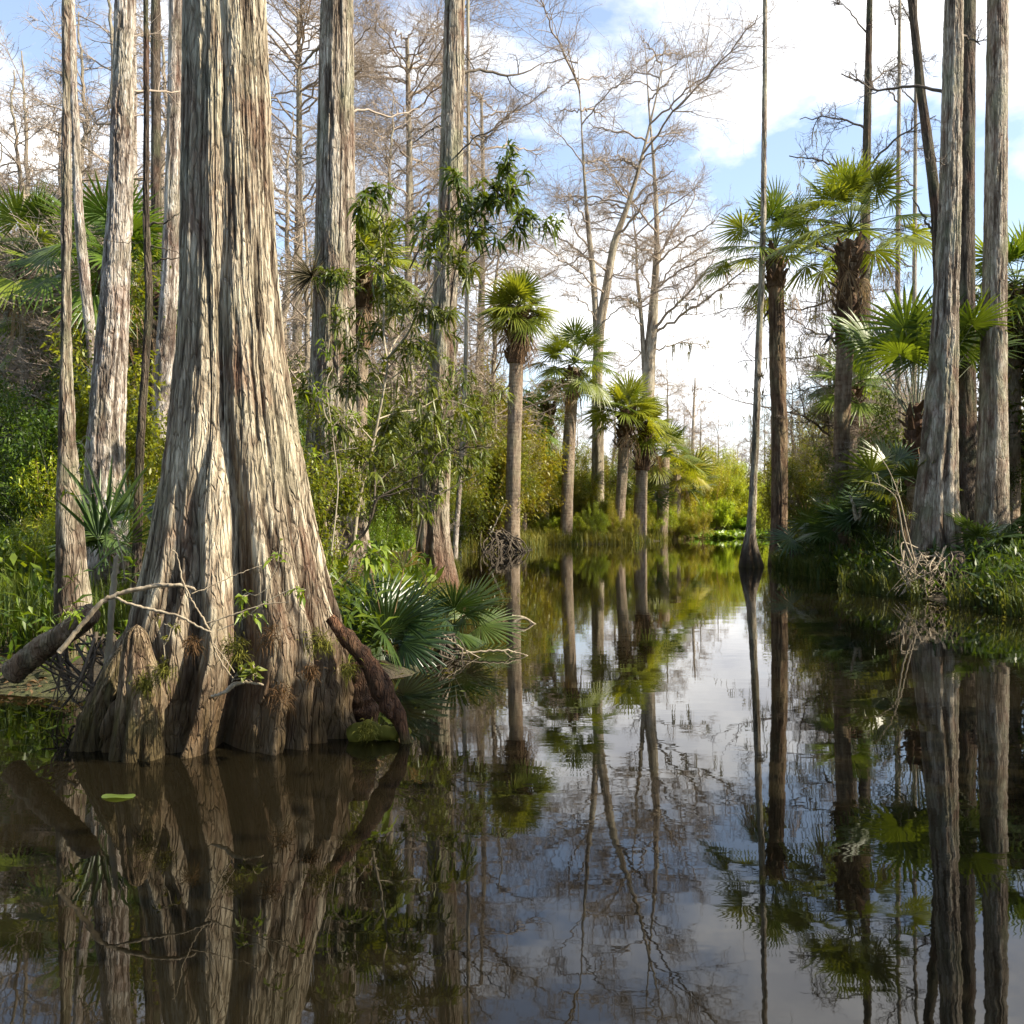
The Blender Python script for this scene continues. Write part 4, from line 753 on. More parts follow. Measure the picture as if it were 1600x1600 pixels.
sapling('sapling', 'pale forked sapling with drooping narrow leaves between the two grey cypress trunks',
        [([(552, 860), (560, 790), (577, 720), (590, 660), (603, 590), (606, 560)], 7, 0), ([(605, 562), (597, 520), (594, 450), (588, 380), (580, 320)], 4, .5), ([(606, 560), (640, 525), (662, 485), (692, 440), (710, 400)], 5, -.5), ([(606, 560), (609, 530), (620, 500), (640, 480)], 3, .8), ([(577, 720), (560, 745), (552, 770)], 3, 0), ([(590, 655), (620, 640), (650, 630), (690, 600)], 3, .6), ([(583, 690), (560, 660), (545, 620), (530, 590)], 3, -.4)], 8.6, 501, 2600, .13, .012, 'leaf', 'stem', .42, dens=6.)
sapling('sapling', 'dark twisted shrub stem with small leaves arching in front of the red-footed cypress',
        [([(522, 880), (540, 858), (568, 835), (580, 810), (590, 780), (615, 772), (638, 764), (662, 766), (690, 775)], 5, 0), ([(585, 790), (583, 750), (578, 700), (572, 640)], 4, .4), ([(590, 778), (640, 750), (665, 735), (680, 708), (700, 695)], 3.5, .3), ([(584, 760), (620, 720), (650, 700)], 2.6, .5)], 9.2, 502, 1500, .08, .010, 'leaf', 'dark_stem', .38, dens=6., color=(1.1, 1.15, .8, 1))
sapling('sapling', 'leafy shrub crown of narrow dark leaves reaching over the top between the grey trunks',
        [([(700, 520), (712, 430), (735, 380), (765, 350), (800, 338)], 3, -.5), ([(640, 420), (655, 390), (665, 372), (690, 350)], 3, 0), ([(610, 380), (600, 350), (590, 330), (560, 322)], 3, 0), ([(700, 420), (702, 370), (710, 340), (740, 320)], 3, -.4), ([(765, 352), (800, 345), (835, 340)], 2, 0)], 8.8, 503, 1500, .13, .014, 'leaf', 'dark_stem', .32, dens=8., color=(.85, 1., .8, 1), fmin=.4)
sapling('sapling', 'leafy narrow-leaved shrub climbing along the front of the second largest cypress',
        [([(505, 640), (510, 580), (516, 520), (522, 470), (530, 440)], 2.5, 0), ([(540, 640), (545, 600), (555, 560), (565, 520)], 2.5, 0), ([(500, 640), (480, 590), (465, 560)], 2.5, 0)], 8.3, 504, 800, .09, .010, 'leaf', 'stem', .22, dens=8., color=(1., 1.1, .8, 1))
sapling('sapling', 'bare forked pale twigs with few leaves at the left foot of the second cypress',
        [([(518, 860), (525, 800), (528, 750), (521, 690), (519, 668)], 3, 0), ([(519, 668), (508, 648), (502, 620), (490, 600)], 2.2, 0), ([(519, 668), (530, 655), (545, 640)], 2, 0), ([(520, 680), (508, 600), (515, 570), (508, 550)], 1.6, .2)], 7.6, 505, 110, .08, .010, 'leaf_bright', 'stem', .2, dens=3.)
sapling('sapling', 'green shrub leaning over the water before the grey red-footed cypress',
        [([(650, 860), (665, 780), (680, 720), (690, 660), (700, 600)], 3, 0), ([(690, 660), (720, 640), (740, 610)], 2.5, 0), ([(680, 720), (720, 700), (760, 660)], 2.5, 0), ([(672, 760), (640, 700), (640, 640)], 2.5, .4)], 11.5, 506, 1900, .12, .012, 'leaf', 'dark_stem', .5, dens=7., color=(1.05, 1.1, .8, 1), fmin=.1)
sapling('sapling', 'small sapling with bright leaves against the lit face of the massive cypress',
        [([(415, 945), (419, 915), (432, 885), (437, 858), (438, 845)], 1.8, 0), ([(416, 940), (445, 925), (465, 918)], 1.4, 0), ([(417, 920), (400, 930), (385, 925)], 1.2, 0), ([(340, 985), (375, 970), (412, 943)], 2., 0)], 4.55, 507, 60, .050, .009, 'leaf_bright', 'stem', .06, dens=9., fmin=.5)
sapling('sapling', 'cluster of glowing yellow-green leaves at the right foot of the massive cypress',
        [([(520, 915), (545, 890), (565, 868), (575, 860)], 2, 0), ([(545, 890), (560, 885), (585, 875)], 1.6, 0)], 6.6, 508, 46, .11, .022, 'leaf_bright', 'stem', .1, dens=10., fmin=.5, droop=.8)
sapling('sapling', 'sprig of bright leaves with one long leaf at the edge of the massive trunk',
        [([(560, 700), (520, 705), (500, 712), (484, 716)], 1.4, 0)], 6.8, 509, 14, .12, .014, 'leaf_bright', 'stem', .06, dens=6., fmin=.6)
sapling('sapling', 'thin pale stalk with a green tip crossing the strappy palmetto on the left',
        [([(195, 905), (189, 860), (170, 805), (150, 750), (135, 705), (126, 690)], 2.4, 0), ([(146, 743), (130, 742), (119, 738)], 1.2, 0), ([(150, 770), (120, 775), (105, 772)], 1, 0)], 5.6, 510, 18, .06, .010, 'leaf_bright', 'stem', .06, dens=1.5, fmin=.85)
sapling('sapling', 'sprig of fresh green leaves at the left picture edge above the log',
        [([(96, 980), (105, 960), (112, 945)], 1.6, 0), ([(98, 975), (112, 968), (122, 962)], 1.4, 0)], 5.0, 511, 26, .055, .010, 'leaf_bright', 'stem', .05, dens=14., fmin=.3)
sapling('sapling', 'small leafy plant with red-brown stalk rooted between the knees of the massive cypress',
        [([(258, 1030), (255, 1005), (248, 985), (244, 972)], 1.4, 0), ([(256, 1010), (264, 995), (268, 978)], 1.2, 0)], 4.6, 512, 26, .04, .007, 'moss', 'stem', .05, dens=12.)
sapling('sapling', 'glossy broad-leaved seedling perched on a dead stub at the foot of the massive cypress',
        [([(362, 1065), (370, 1052), (378, 1046)], 2, 0), ([(365, 1062), (385, 1058), (396, 1045)], 1.6, 0), ([(372, 1060), (392, 1062), (402, 1055)], 1.4, 0)], 4.5, 513, 34, .055, .013, 'leaf', 'dead_wood', .04, dens=16., droop=.1)
sapling('sapling', 'bare crooked sapling stems leaning left beside the stout right-hand cypress',
        [([(1425, 875), (1412, 840), (1405, 800), (1398, 775), (1375, 758), (1350, 752)], 3, 0), ([(1430, 880), (1422, 830), (1415, 780), (1400, 730), (1375, 690)], 2.6, .4)], 13.6, 514, 60, .09, .010, 'leaf', 'dead_wood', .2, dens=2.)

# ================================================================ palmettos
def palmetto(label, d, O, fr, seed, color=None, nseg=34, deadfr=(), mat='palmetto', group=None, spread=215, lm=1.):
    """fr: (azimuth, elevation, stalk, blade, tilt) in degrees and metres"""
    rng = rs(seed); o = P(*O, d); t = thing('palmetto', label, 'palmetto', (o[0], d, o[2]), group)
    for az, el, lp, lb, ti in fr:
        mb = MB(); fan(mb, o+rng.normal(size=3)*.03, R(az), R(el), lp, lb, rng, nseg, spread+30*rng.rand(), .12, .22, .007, tilt=R(ti), lm=lm); f_ = mb.build('frond', M[mat], t)
        if color: f_.color = color
    for az, el, lp, lb, ti in deadfr:
        mb = MB(); fan(mb, o, R(az), R(el), lp, lb, rng, 20, 110, .9, .8, .007, tilt=R(ti), dead=True); mb.build('dead_frond', M['dead_leaf'], t)
    return t
palmetto('blue-green palmetto at the water edge right of the massive cypress, with one orange dead frond', 7.6, (606, 1010), [(100, 78, .10, .60, 0), (160, 48, .12, .62, 55), (20, 45, .12, .58, -60), (-60, 70, .08, .52, 10), (-115, 50, .10, .55, 40), (200, 20, .1, .5, 60), (-30, 25, .12, .5, -50), (60, 60, .2, .6, 20), (140, 62, .3, .6, 30)], 601, color=(.62, .72, .62, 1),
         deadfr=[(150, 75, .62, .5, 40), (30, 78, .66, .55, -20)])
palmetto('palmetto leaning over the water in front of the red-footed cypress, pale-ribbed fans hanging down', 9.2, (712, 985), [(20, 58, .30, .52, -20), (-50, 40, .30, .52, -30), (-90, 60, .28, .50, 0), (-120, 38, .28, .48, 30), (150, 40, .25, .45, 30), (-20, 15, .30, .5, -40), (-75, 10, .3, .45, 10)], 602, color=(.75, .82, .66, 1))
palmetto('strappy dark palmetto with long stiff blades on the left bank', 6.6, (160, 890), [(40, 80, .22, .62, 10), (150, 78, .22, .60, -10), (0, 62, .25, .66, 15), (180, 70, .2, .5, -15), (10, 48, .28, .60, 30), (-90, 76, .2, .5, 0), (90, 85, .3, .62, 0)], 604, nseg=5, spread=50, lm=.55, color=(.75, .9, .75, 1))
for i, (px, py, d, lab) in enumerate([(1262, 845, 20.5, 'shaded palmetto at the foot of the slanting right-bank palm'), (1306, 838, 18.5, 'palmetto with one pale dried fan on the shaded right bank'), (1352, 835, 17.5, 'dark palmetto in the middle of the shaded right bank'), (1392, 800, 17, 'upright palmetto beneath the wide young fan palm'), (1335, 790, 21, 'palmetto farther back beneath the red-booted palm'), (1405, 770, 15.5, 'ragged yellowing palmetto left of the stout right-hand cypress'), (1540, 860, 14.5, 'palmetto in deep shade right of the stout cypress'), (1010, 800, 46, 'bright palmetto under the squat palm on the bank point'), (1075, 770, 53, 'yellowing palmetto among the bushes of the bank point'), (600, 840, 15, 'green palmetto low between the grey trunks'), (240, 770, 16, 'palmetto behind the crooked snag in the left wood'), (200, 850, 8.5, 'green palmetto between the pale trunk and the massive cypress')]):
    r_ = rs(650+i); s = max(1., d/22)*(.55 if d < 17 and px < 700 else 1.)
    palmetto(lab, d, (px, py), [(r_.rand()*360, 15+60*r_.rand(), (.35+.3*r_.rand())*s, (.5+.2*r_.rand())*s, r_.normal()*30) for k in range(11)], 650+i, color=((1.6, 1.3, .7, 1) if 'yellow' in lab or 'bright' in lab else (.9, 1, .9, 1)), nseg=22, deadfr=[(r_.rand()*360, 10, .3*s, .5*s, 0)] if i % 2 else ())
# ================================================================ dead wood, small growth
def stick(name, label, cat, polys, d, mat, seed, sides=7):
    rng = rs(seed); b = polys[0][0][0]; t = thing(name, label, cat, tuple(P(b[0], b[1], d)))
    for k, (l, w, dy) in enumerate(polys):
        m_ = len(l); pts = smooth_path([P(x, y, d)+np.array([0, dy*i/(m_-1), 0]) for i, (x, y) in enumerate(l)], 8*m_); pts += rng.normal(size=pts.shape)*.0018*d/5
        n = len(pts); rr = np.interp(np.linspace(0, 1, n), np.linspace(0, 1, len(w)), w)*d/F/2*(1+.15*vn(np.linspace(0, 9, n), seed+k, 0.))
        mb = MB(); tube(mb, pts, rr, sides); mb.build('limb' if k == 0 else 'side_branch', M[mat], t)
    return t
stick('fallen_branch', 'bare forked grey branch lying across the roots of the massive cypress', 'branch', [
    ([(92, 1020), (128, 975), (155, 945), (178, 931), (215, 920), (262, 914), (292, 917), (306, 921)], (9, 8, 7, 6, 4), 0), ([(178, 931), (205, 943), (245, 952), (290, 962), (318, 976), (340, 984)], (5, 4.5, 4, 3), -.1),
    ([(326, 983), (312, 955), (298, 930), (288, 905), (281, 866), (272, 858)], (3.5, 3, 2.6, 1.6), -.05), ([(318, 975), (360, 962), (410, 945), (450, 941)], (2.6, 2.4, 2, 1.4), 0), ([(326, 983), (334, 1015), (345, 1040), (358, 1062)], (3, 2.6, 2.2), .05), ([(334, 1005), (352, 1030), (366, 1050)], (2, 1.6), 0), ([(300, 928), (330, 915), (360, 900), (400, 885)], (2, 1.6, 1), .1)], 4.5, 'dead_wood', 701)
stick('dead_stub', 'short curved dead stub with bracket-like end at the water side of the massive cypress', 'branch', [([(330, 1088), (350, 1082), (366, 1070), (385, 1066), (410, 1070)], (4, 6, 8, 5, 3), 0)], 4.52, 'dead_wood', 702)
stick('pale_stem', 'white lichened stem standing left of the rounded knee', 'stem', [([(168, 1045), (172, 985), (176, 930), (181, 880), (184, 868)], (12, 11, 10, 8, 6), 0)], 5.5, 'stem', 703, 12)
stick('floating_stick', 'long pale stick lying just above the water right of the palmettos', 'branch', [([(660, 1036), (700, 1024), (745, 1020), (788, 1018), (808, 1022), (824, 1027)], (3, 3.4, 3, 2), .1), ([(788, 1018), (800, 1028), (818, 1030)], (2, 1.4), 0), ([(690, 990), (720, 1012), (760, 1032), (790, 1046)], (2.4, 2, 1.4), 0)], 8.1, 'dead_wood', 704)
stick('broken_stub', 'broken white stub poking up in the dark right-bank growth', 'branch', [([(1338, 812), (1334, 790), (1328, 775)], (7, 6, 2), 0), ([(1342, 812), (1345, 795), (1347, 790)], (6, 5, 3), 0)], 16.8, 'stem', 705)
stick('leaning_pole', 'thin dead pole leaning left of the tallest palm trunk', 'branch', [([(768, 832), (778, 810), (789, 788)], (2.6, 2.2, 1.4), 0)], 31., 'stem', 706)
# log at the left edge
t = thing('log', 'thick fallen log with cut end at the left picture edge', 'log', (*P(100, 1000, 5.4)[:2], ZZ(985, 5.4)))
mb = MB(); pts = smooth_path([P(20, 1050, 5.6), P(70, 1010, 5.5), P(110, 985, 5.4), P(142, 958, 5.3)], 60); tube(mb, pts, np.linspace(.075, .062, 60), 40)
v = mb.v[0]; h = bark_h(v[:, 0], v[:, 1]+v[:, 2], v[:, 0]*.5, 20, 4, 9); c = np.vstack([np.repeat(pts, 40, 0), pts[-1:]]); v += unit(v-c)*(h*.008)[:, None]; mb.a[0] = np.clip((h+1)/1.25, 0, 1); mb.build('log_body', M['log'], t)
# debris clump: sunken dead palm crown with sticks
t = thing('dead_palm_clump', 'dark clump of dead palm leaves in the water with a pale stalk', 'debris', (*P(795, 975, 10.6)[:2], 0))
rng = rs(710); mb = MB(); O = P(795, 985, 10.6)
for i in range(16): fan(mb, O+rng.normal(size=3)*np.array([.10, .08, .03]), rng.rand()*6.28, R(25+40*rng.rand()), .06, .24+.12*rng.rand(), rng, 12, 90, 1.1, .5, .006, dead=True, nst=4)
mb.build('dead_leaves', M['boots'], t)
mb = MB(); tube(mb, smooth_path([P(790, 985, 10.6), P(815, 966, 10.6), P(835, 975, 10.6), P(862, 993, 10.5)], 20), np.linspace(.022, .008, 20), 6); tube(mb, smooth_path([P(800, 962, 10.6), P(825, 968, 10.6), P(838, 998, 10.6)], 20), np.linspace(.014, .004, 20), 5); mb.build('dead_stalk', M['dead_wood'], t)
# stump beside the right bank, root mat
lump('tree_stump', 'dark rounded stump at the right end of the root tangle', [(1496, 862, 8), (1492, 872, 16), (1490, 890, 21), (1489, 920, 25), (1488, 960, 30)], 14.0, M['bark_dark'], 720, .02, k=14)['category'] = 'stump'
lump('tree_stump', 'small dark cypress stump at the foot of the slanting palm', [(1240, 860, 6), (1242, 866, 9), (1243, 880, 10), (1243, 905, 12)], 21.0, M['bark_dark'], 721, .02, k=14)['category'] = 'stump'
lump('tree_stump', 'low black stump on the left-bank point under the squat palm', [(998, 800, 5), (999, 812, 9), (1000, 830, 12), (1000, 850, 14)], 44.0, M['bark_dark'], 722, .03, k=8)['category'] = 'stump'
t = thing('root_tangle', 'tangle of pale bare roots at the water edge before the stout right-hand cypress', 'roots', (*P(1430, 900, 14.0)[:2], 0))
mb = MB(); rng = rs(730)
for i in range(46):
    a = P(1440+rng.normal()*24, 868+rng.normal()*8, 14.0); b = P(1405+95*rng.rand()-15, 915+rng.rand()*22, 13.7); m1 = (a+b)/2+rng.normal(size=3)*.15
    tube(mb, smooth_path([a, m1, b+np.array([rng.normal()*.1, 0, 0])], 12), np.linspace(.012, .004, 12)*(.5+.8*rng.rand()), 4)
mb.build('roots', M['dead_wood'], t)
t = thing('root_hummock', 'dark root hummock at the base of the tallest palm', 'roots', (*P(795, 860, 31.5)[:2], 0)); mb = MB(); rng = rs(731)
for i in range(70):
    a = P(790+rng.normal()*16, 838+rng.normal()*5, 31.8); b = P(748+rng.rand()*85, 866+rng.rand()*4, 31.0); tube(mb, smooth_path([a, (a+b)/2+rng.normal(size=3)*.12+np.array([0, 0, .06]), b], 10), np.linspace(.035, .014, 10)*(.5+.8*rng.rand()), 4)
mb.build('roots', M['dark_stem'], t)
t = thing('root_tangle', 'dark tangle of drowned roots at the left shore below the log', 'roots', (*P(130, 1050, 5.7)[:2], 0)); mb = MB(); rng = rs(732)
for i in range(34):
    a = P(60+130*rng.rand(), 985+rng.rand()*40, 5.9); b = P(60+130*rng.rand(), 1075+rng.rand()*40, 5.6); tube(mb, smooth_path([a, (a+b)/2+rng.normal(size=3)*.10, b], 10), np.linspace(.010, .003, 10)*(.5+.9*rng.rand()), 5)
mb.build('roots', M['dark_stem'], t)
t = thing('root_tangle', 'dark roots and stalks in the shade right of the massive cypress, under the palmettos', 'roots', (*P(660, 1030, 7.9)[:2], 0)); mb = MB(); rng = rs(733)
for i in range(50):
    a = P(570+150*rng.rand(), 985+rng.rand()*35, 8.2); b = P(570+170*rng.rand(), 1030+rng.rand()*14, 8.0); tube(mb, smooth_path([a, (a+b)/2+rng.normal(size=3)*.09, b], 10), np.linspace(.014, .005, 10)*(.5+.9*rng.rand()), 5)
mb.build('roots', M['dark_stem'], t)
# grass, ferns, reeds along the banks
def blades(name, pts, L, W, mat, seed, lean=.5, color=None):
    rng = rs(seed); n = len(pts); az = rng.rand(n)*6.28; u = np.stack([np.cos(az), np.sin(az), np.zeros(n)], -1); s = np.stack([-np.sin(az), np.cos(az), np.zeros(n)], -1); L = L*(.4+.8*rng.rand(n))[:, None]; le = (lean*rng.rand(n))[:, None]
    z = np.array([0, 0, 1.]); m = pts+z*L*.6+u*L*le*.35; e = pts+z*L*(1-.35*le)+u*L*le; w = W*(.6+.8*rng.rand(n))[:, None]
    V = np.stack([pts-s*w, pts+s*w, m+s*w*.8, m-s*w*.8, e], 1); b = np.arange(n)[:, None]*5; mb = MB()
    mb.add(V.reshape(-1, 3), b+np.array([[0, 1, 2, 3]]), b+np.array([[3, 2, 4]]), np.repeat(np.clip(rng.rand(n)*.7+.15+.3*vn(pts[:, 0]*1.5, pts[:, 1]*1.5, 0., 5), 0, 1), 5)); o = mb.build(name, M[mat]); o['kind'] = 'stuff'
    if color: o.color = color
    return o
def scatter(n, x0, x1, y0, y1, s0, s1, seed, thin=.0):
    rng = rs(seed); x = x0+(x1-x0)*rng.rand(n); y = y0+(y1-y0)*rng.rand(n); s = shore_sd(x, y); k = (s > s0) & (s < s1) & (vn(x*.8, y*.8, 0., seed)+vn(x*2.5, y*2.5, 0., seed+1)*.5 > thin)
    x, y = x[k], y[k]; return np.stack([x, y, np.maximum(ground_z(x, y), -.02)], -1)
blades('bank_grass', np.concatenate([scatter(70000, -3, 16, 28, 58, -.2, 1.8, 801, -.15), scatter(9000, -.6, 5.4, 37, 42.5, -.15, 1.6, 830, -2.)]), .55, .010, 'grass', 802, .7, (1.1, 1.1, .8, 1))['label'] = 'straw and green grass along the sunny far bank'
blades('bank_grass', scatter(60000, -2.5, -.3, 8, 30, .0, 2.2, 803, -.1), .40, .008, 'grass', 804, .8)['label'] = 'mixed grass along the left shore between the grey trunks'
blades('left_undergrowth', scatter(30000, -9, -2.0, 6.4, 16, .05, 9, 805, .1), .50, .007, 'grass', 806, .7, (.6, .85, .55, 1))['label'] = 'bright green undergrowth under the pale trunks on the left'
blades('right_undergrowth', scatter(80000, 5.4, 11, 11, 27, -.3, 2.5, 807, -.3), .42, .009, 'grass', 808, .8, (.7, .85, .8, 1))['label'] = 'dark undergrowth along the shaded right bank'
def litter(name, pts, L, W, mat, seed, label, up=.3, color=None, simple=True):
    rng = rs(seed); n = len(pts); d = rng.normal(size=(n, 3)); d[:, 2] = abs(d[:, 2])*up; mb = MB(); leaves(mb, pts+np.array([0, 0, 1.])*(rng.rand(n)[:, None]*.3*up+.01), d, L*(.5+rng.rand(n)), W, .1 if simple else .4, None, .3, rng, simple)
    o = mb.build(name, M[mat]); tag(o, label, None, None, 'stuff')
    if color: o.color = color
litter('water_plants', scatter(9000, 8.2, 16, 49, 56.5, -2.6, .4, 811, -.1)*np.array([1, 1, 0])+np.array([0, 0, .03]), .30, .10, 'lily', 812, 'bright green floating water plants along the far bank', .5)
litter('fern_bed', scatter(26000, -6, 0, 9, 24, .3, 6, 813, -.2), .22, .035, 'leaf', 814, 'low ferny ground cover between the grey trunks', 1.6, (1.2, 1.35, .7, 1))
litter('left_ferns', scatter(42000, -9.5, -2.0, 6.4, 16, .0, 8, 821, -.1), .19, .015, 'leaf', 822, 'bright leafy ground growth under the pale trunks on the left', 2.2, (.85, 1.1, .65, 1), False)
litter('shore_ferns', scatter(12000, -2.4, -1.0, 6.4, 16, .1, 3, 823, -.05), .18, .014, 'leaf', 824, 'leafy ground growth along the shore behind the massive cypress', 2.0, (.9, 1.1, .8, 1), False)
litter('floating_debris', np.concatenate([scatter(2500, -4, 0, 3.6, 14, -.9, -.02, 825, .15), scatter(1500, 4.6, 7, 8, 20, -.7, -.02, 826, .15)])*np.array([1, 1, 0])+np.array([0, 0, .004]), .035, .009, 'grass', 827, 'small floating leaves and flecks along the banks', .02)
litter('leaf_litter', scatter(26000, -9, 0, 5.5, 20, .05, 8, 815, -.5), .06, .012, 'dead_leaf', 816, 'fallen brown leaves on the left bank', .2, (.45, .42, .4, 1), False)
litter('bank_ferns', scatter(44000, 5.4, 12, 11.5, 26, -.15, 4, 817, -.4), .16, .018, 'leaf', 818, 'dark ferny growth on the right bank', 1.8, (.5, .68, .7, 1))
# growth on the massive cypress: dry ferns and moss tufts rooted in its foot
def on_bark(px, py): return P(px, py, 4.62+.0006*abs(px-380)*1.2)
def tuft(name, label, px, py, d, n, L, mat, seed, r=.04, W=.0022):
    rng = rs(seed); L *= 1.4; r *= .5; p0 = P(px, py, d); t = n; pts = p0+rng.normal(size=(n, 3))*np.array([r, r*.5, r]); dd = rng.normal(size=(n, 3))+np.array([0, -.6, .5]); mb = MB()
    leaves(mb, pts, dd, L*(.4+.9*rng.rand(n)), W, .5, None, .2, rng); o = mb.build(name, M[mat], loc=tuple(p0)); tag(o, label, 'fern' if 'fern' in name else 'moss')
for i, (nm, lab, px, py, d, n, L, mt, r) in enumerate([
    ('dry_fern', 'reddish dried fern at the upper end of the root ridges on the massive cypress', 425, 993, 4.66, 150, .05, 'red_fern', .055), ('dry_fern', 'brown fern knob bulging from the lit root of the massive cypress', 485, 1050, 4.62, 380, .03, 'red_fern', .035),
    ('moss_tuft', 'golden moss on the right flank of the rounded knee', 226, 1066, 4.62, 420, .03, 'moss', .045), ('moss_tuft', 'mossy tuft dangling between the rounded knee and the trunk', 258, 1046, 4.62, 200, .05, 'moss', .035), ('dry_fern', 'small rust-coloured fern in the dark hollow of the massive cypress', 300, 1005, 4.72, 160, .05, 'red_fern', .03),
    ('moss_tuft', 'olive moss cushion on the lit middle root of the massive cypress', 365, 1015, 4.62, 380, .045, 'moss', .06), ('moss_tuft', 'olive moss along the right root shoulder of the massive cypress', 500, 1005, 4.70, 380, .035, 'moss', .06), ('moss_tuft', 'yellow-green moss by the bright seedlings on the right root', 545, 1045, 4.82, 260, .035, 'moss', .04), ('moss_tuft', 'yellow moss at the waterline right of the massive cypress', 575, 1141, 4.95, 320, .025, 'moss', .05),
    ('dry_fern', 'red-brown root fringe down the dark recess of the massive cypress', 440, 1085, 4.58, 180, .05, 'red_fern', .05)]): tuft(nm, lab, px, py, d, n, L, mt, 820+i, r)
# air plants on trunks
def airplant(label, px, py, d, n, L, seed, W=.006):
    rng = rs(seed); p0 = P(px, py, d); t = thing('air_plant', label, 'air plant', tuple(p0)); mb = MB()
    for i in range(n):
        dd = unit(rng.normal(size=3)+np.array([-.5, -.2, .25])); l = L*(.5+.6*rng.rand()); pts = p0+np.array([dd*l*f+np.array([0, 0, -.25*l*f*f]) for f in np.linspace(0, 1, 6)]); tube(mb, pts, np.linspace(W, .0012, 6), 4, rng.rand())
    mb.build('leaves', M['air_plant'], t)
airplant('large spiky air plant on the left side of the second largest cypress', 488, 432, 9.75, 120, .52, 840)
airplant('small air plant clinging to a limb of the sweeping bare cypress', 1107, 466, 57.5, 60, .5, 841, .02)
airplant('small tuft on the slender leaning cypress', 1191, 588, 22.1, 60, .22, 842)
airplant('air plant on a bare limb near the slender leaning cypress', 1178, 450, 25.5, 50, .2, 843)
# hanging moss
def hang(name, label, spots, d, seed, L=.6, dj=2.5, W=.012):
    rng = rs(seed); mb = MB()
    for (x0, y0, x1, y1, n) in spots:
        for k in range(n):
            f = rng.rand(); p = P(x0+(x1-x0)*f, y0+(y1-y0)*f, d)+np.array([0, rng.normal()*dj*.3, 0]); l = L*(.2+.9*rng.rand()**1.6)
            for q in range(rng.randint(4, 9)):
                m_ = 6; zs = np.linspace(0, 1, m_)[:, None]; path = p+rng.normal(size=3)*np.array([.06, .06, .02])+zs*np.array([[0, 0, -l*(.6+.5*rng.rand())]])+np.cumsum(rng.normal(size=(m_, 3))*.025, 0)*np.array([1, 1, 0])
                s = unit(rng.normal(size=3)*np.array([1, 1, 0]))*W*(1-.8*zs); V = np.concatenate([path-s, path+s]); i = np.arange(m_-1); mb.add(V, np.stack([i, i+1, m_+i+1, m_+i], -1), None, rng.rand())
    o = mb.build(name, M['moss_hang']); tag(o, label, None, None, 'stuff')
hang('hanging_moss', 'grey moss hanging from the bare limbs between the right-hand palms', [(1240, 380, 1345, 405, 14), (1205, 420, 1345, 460, 24), (1190, 465, 1340, 480, 18), (1230, 516, 1340, 550, 22), (1180, 548, 1340, 548, 18), (1170, 606, 1340, 606, 22), (1150, 655, 1340, 688, 26), (1375, 540, 1420, 545, 8), (1230, 330, 1340, 355, 14), (1250, 225, 1350, 300, 12)], 26., 850, .75, 4)
hang('hanging_moss', 'grey moss in the wood behind the right bank', [(1235, 640, 1480, 640, 60), (1230, 690, 1330, 700, 40), (1360, 420, 1460, 430, 20), (1360, 600, 1440, 610, 20)], 34., 851, 1.2, 8)
hang('hanging_moss', 'pale moss wisps on the bare cypresses over the channel', [(1040, 536, 1105, 540, 10), (1050, 480, 1140, 455, 12), (970, 395, 1020, 398, 8), (950, 470, 1005, 472, 8)], 57., 852, 1.1, 3, .03)
# floating leaf
mb = MB(); o = P(185, 1246, F*CH/(1246-HY)); th = np.linspace(0, 6.283, 18)[:-1]; mb.add(np.vstack([[o+np.array([0, 0, .008])], o+np.stack([np.cos(th)*.072, np.sin(th)*.035, .006+.004*np.sin(3*th)], -1)]), None, [(0, 1+i, 1+(i+1) % 17) for i in range(17)])
tag(mb.build('floating_leaf', M['lily'], loc=tuple(o)), 'single pale oval leaf floating on the dark water in the front left', 'leaf').color = (.7, .65, 1.1, 1)
# birds
def bird(label, px, py, d, h, face, lean):
    t = thing('bird', label, 'bird', tuple(P(px, py, d))); o = P(px, py, d); s = h*d/F
    body = np.array([(-.42, -.52, .03), (-.25, -.22, .06), (-.10, .05, .13), (.02, .25, .14), (.12, .42, .10), (.17, .55, .055), (.19, .68, .045), (.22, .78, .062), (.26, .83, .058), (.31, .84, .03), (.42, .83, .008)])
    pts = np.stack([body[:, 0]*face+lean*body[:, 1], body[:, 1]*0, body[:, 1]], -1); n = 40; pp = smooth_path(pts, n)*s+o; rr = np.interp(np.linspace(0, 1, n), np.linspace(0, 1, len(body)), body[:, 2])*s
    mb = MB(); tube(mb, pp, rr, 12); mb.build('body', M['bird'], t)
    mb = MB(); a = o+np.array([-.22*face, 0, -.22])*s; e = o+np.array([-.50*face, 0, -.78])*s; w_ = np.array([0, .10, 0])*s; u_ = np.array([.035*face, 0, .02])*s
    mb.add([a-w_*.6, a+w_*.6, e+w_, e-w_, a-w_*.6+u_, a+w_*.6+u_, e+w_+u_*.4, e-w_+u_*.4], [(0, 1, 2, 3), (7, 6, 5, 4), (0, 4, 5, 1), (1, 5, 6, 2), (2, 6, 7, 3), (3, 7, 4, 0)]); mb.build('tail', M['bird'], t, smooth=False)
    for sg in (-1, 1): mb = MB(); tube(mb, [o+np.array([.02*face, sg*.05, .0])*s, o+np.array([.04*face, sg*.05, -.26])*s], .014*s, 5); mb.build('leg', M['bird'], t)
bird('black bird perched upright on the topmost bare limb right of the slanting palm', 1244, 384, 25.4, 20, 1, .25)
bird('black bird perched between the slender cypress and the slanting palm trunk', 1201, 490, 24.5, 20, 1, .2)
bird('black bird with long tail perched on a limb left of the red-booted palm', 1295, 532, 26.2, 20, 1, .3)
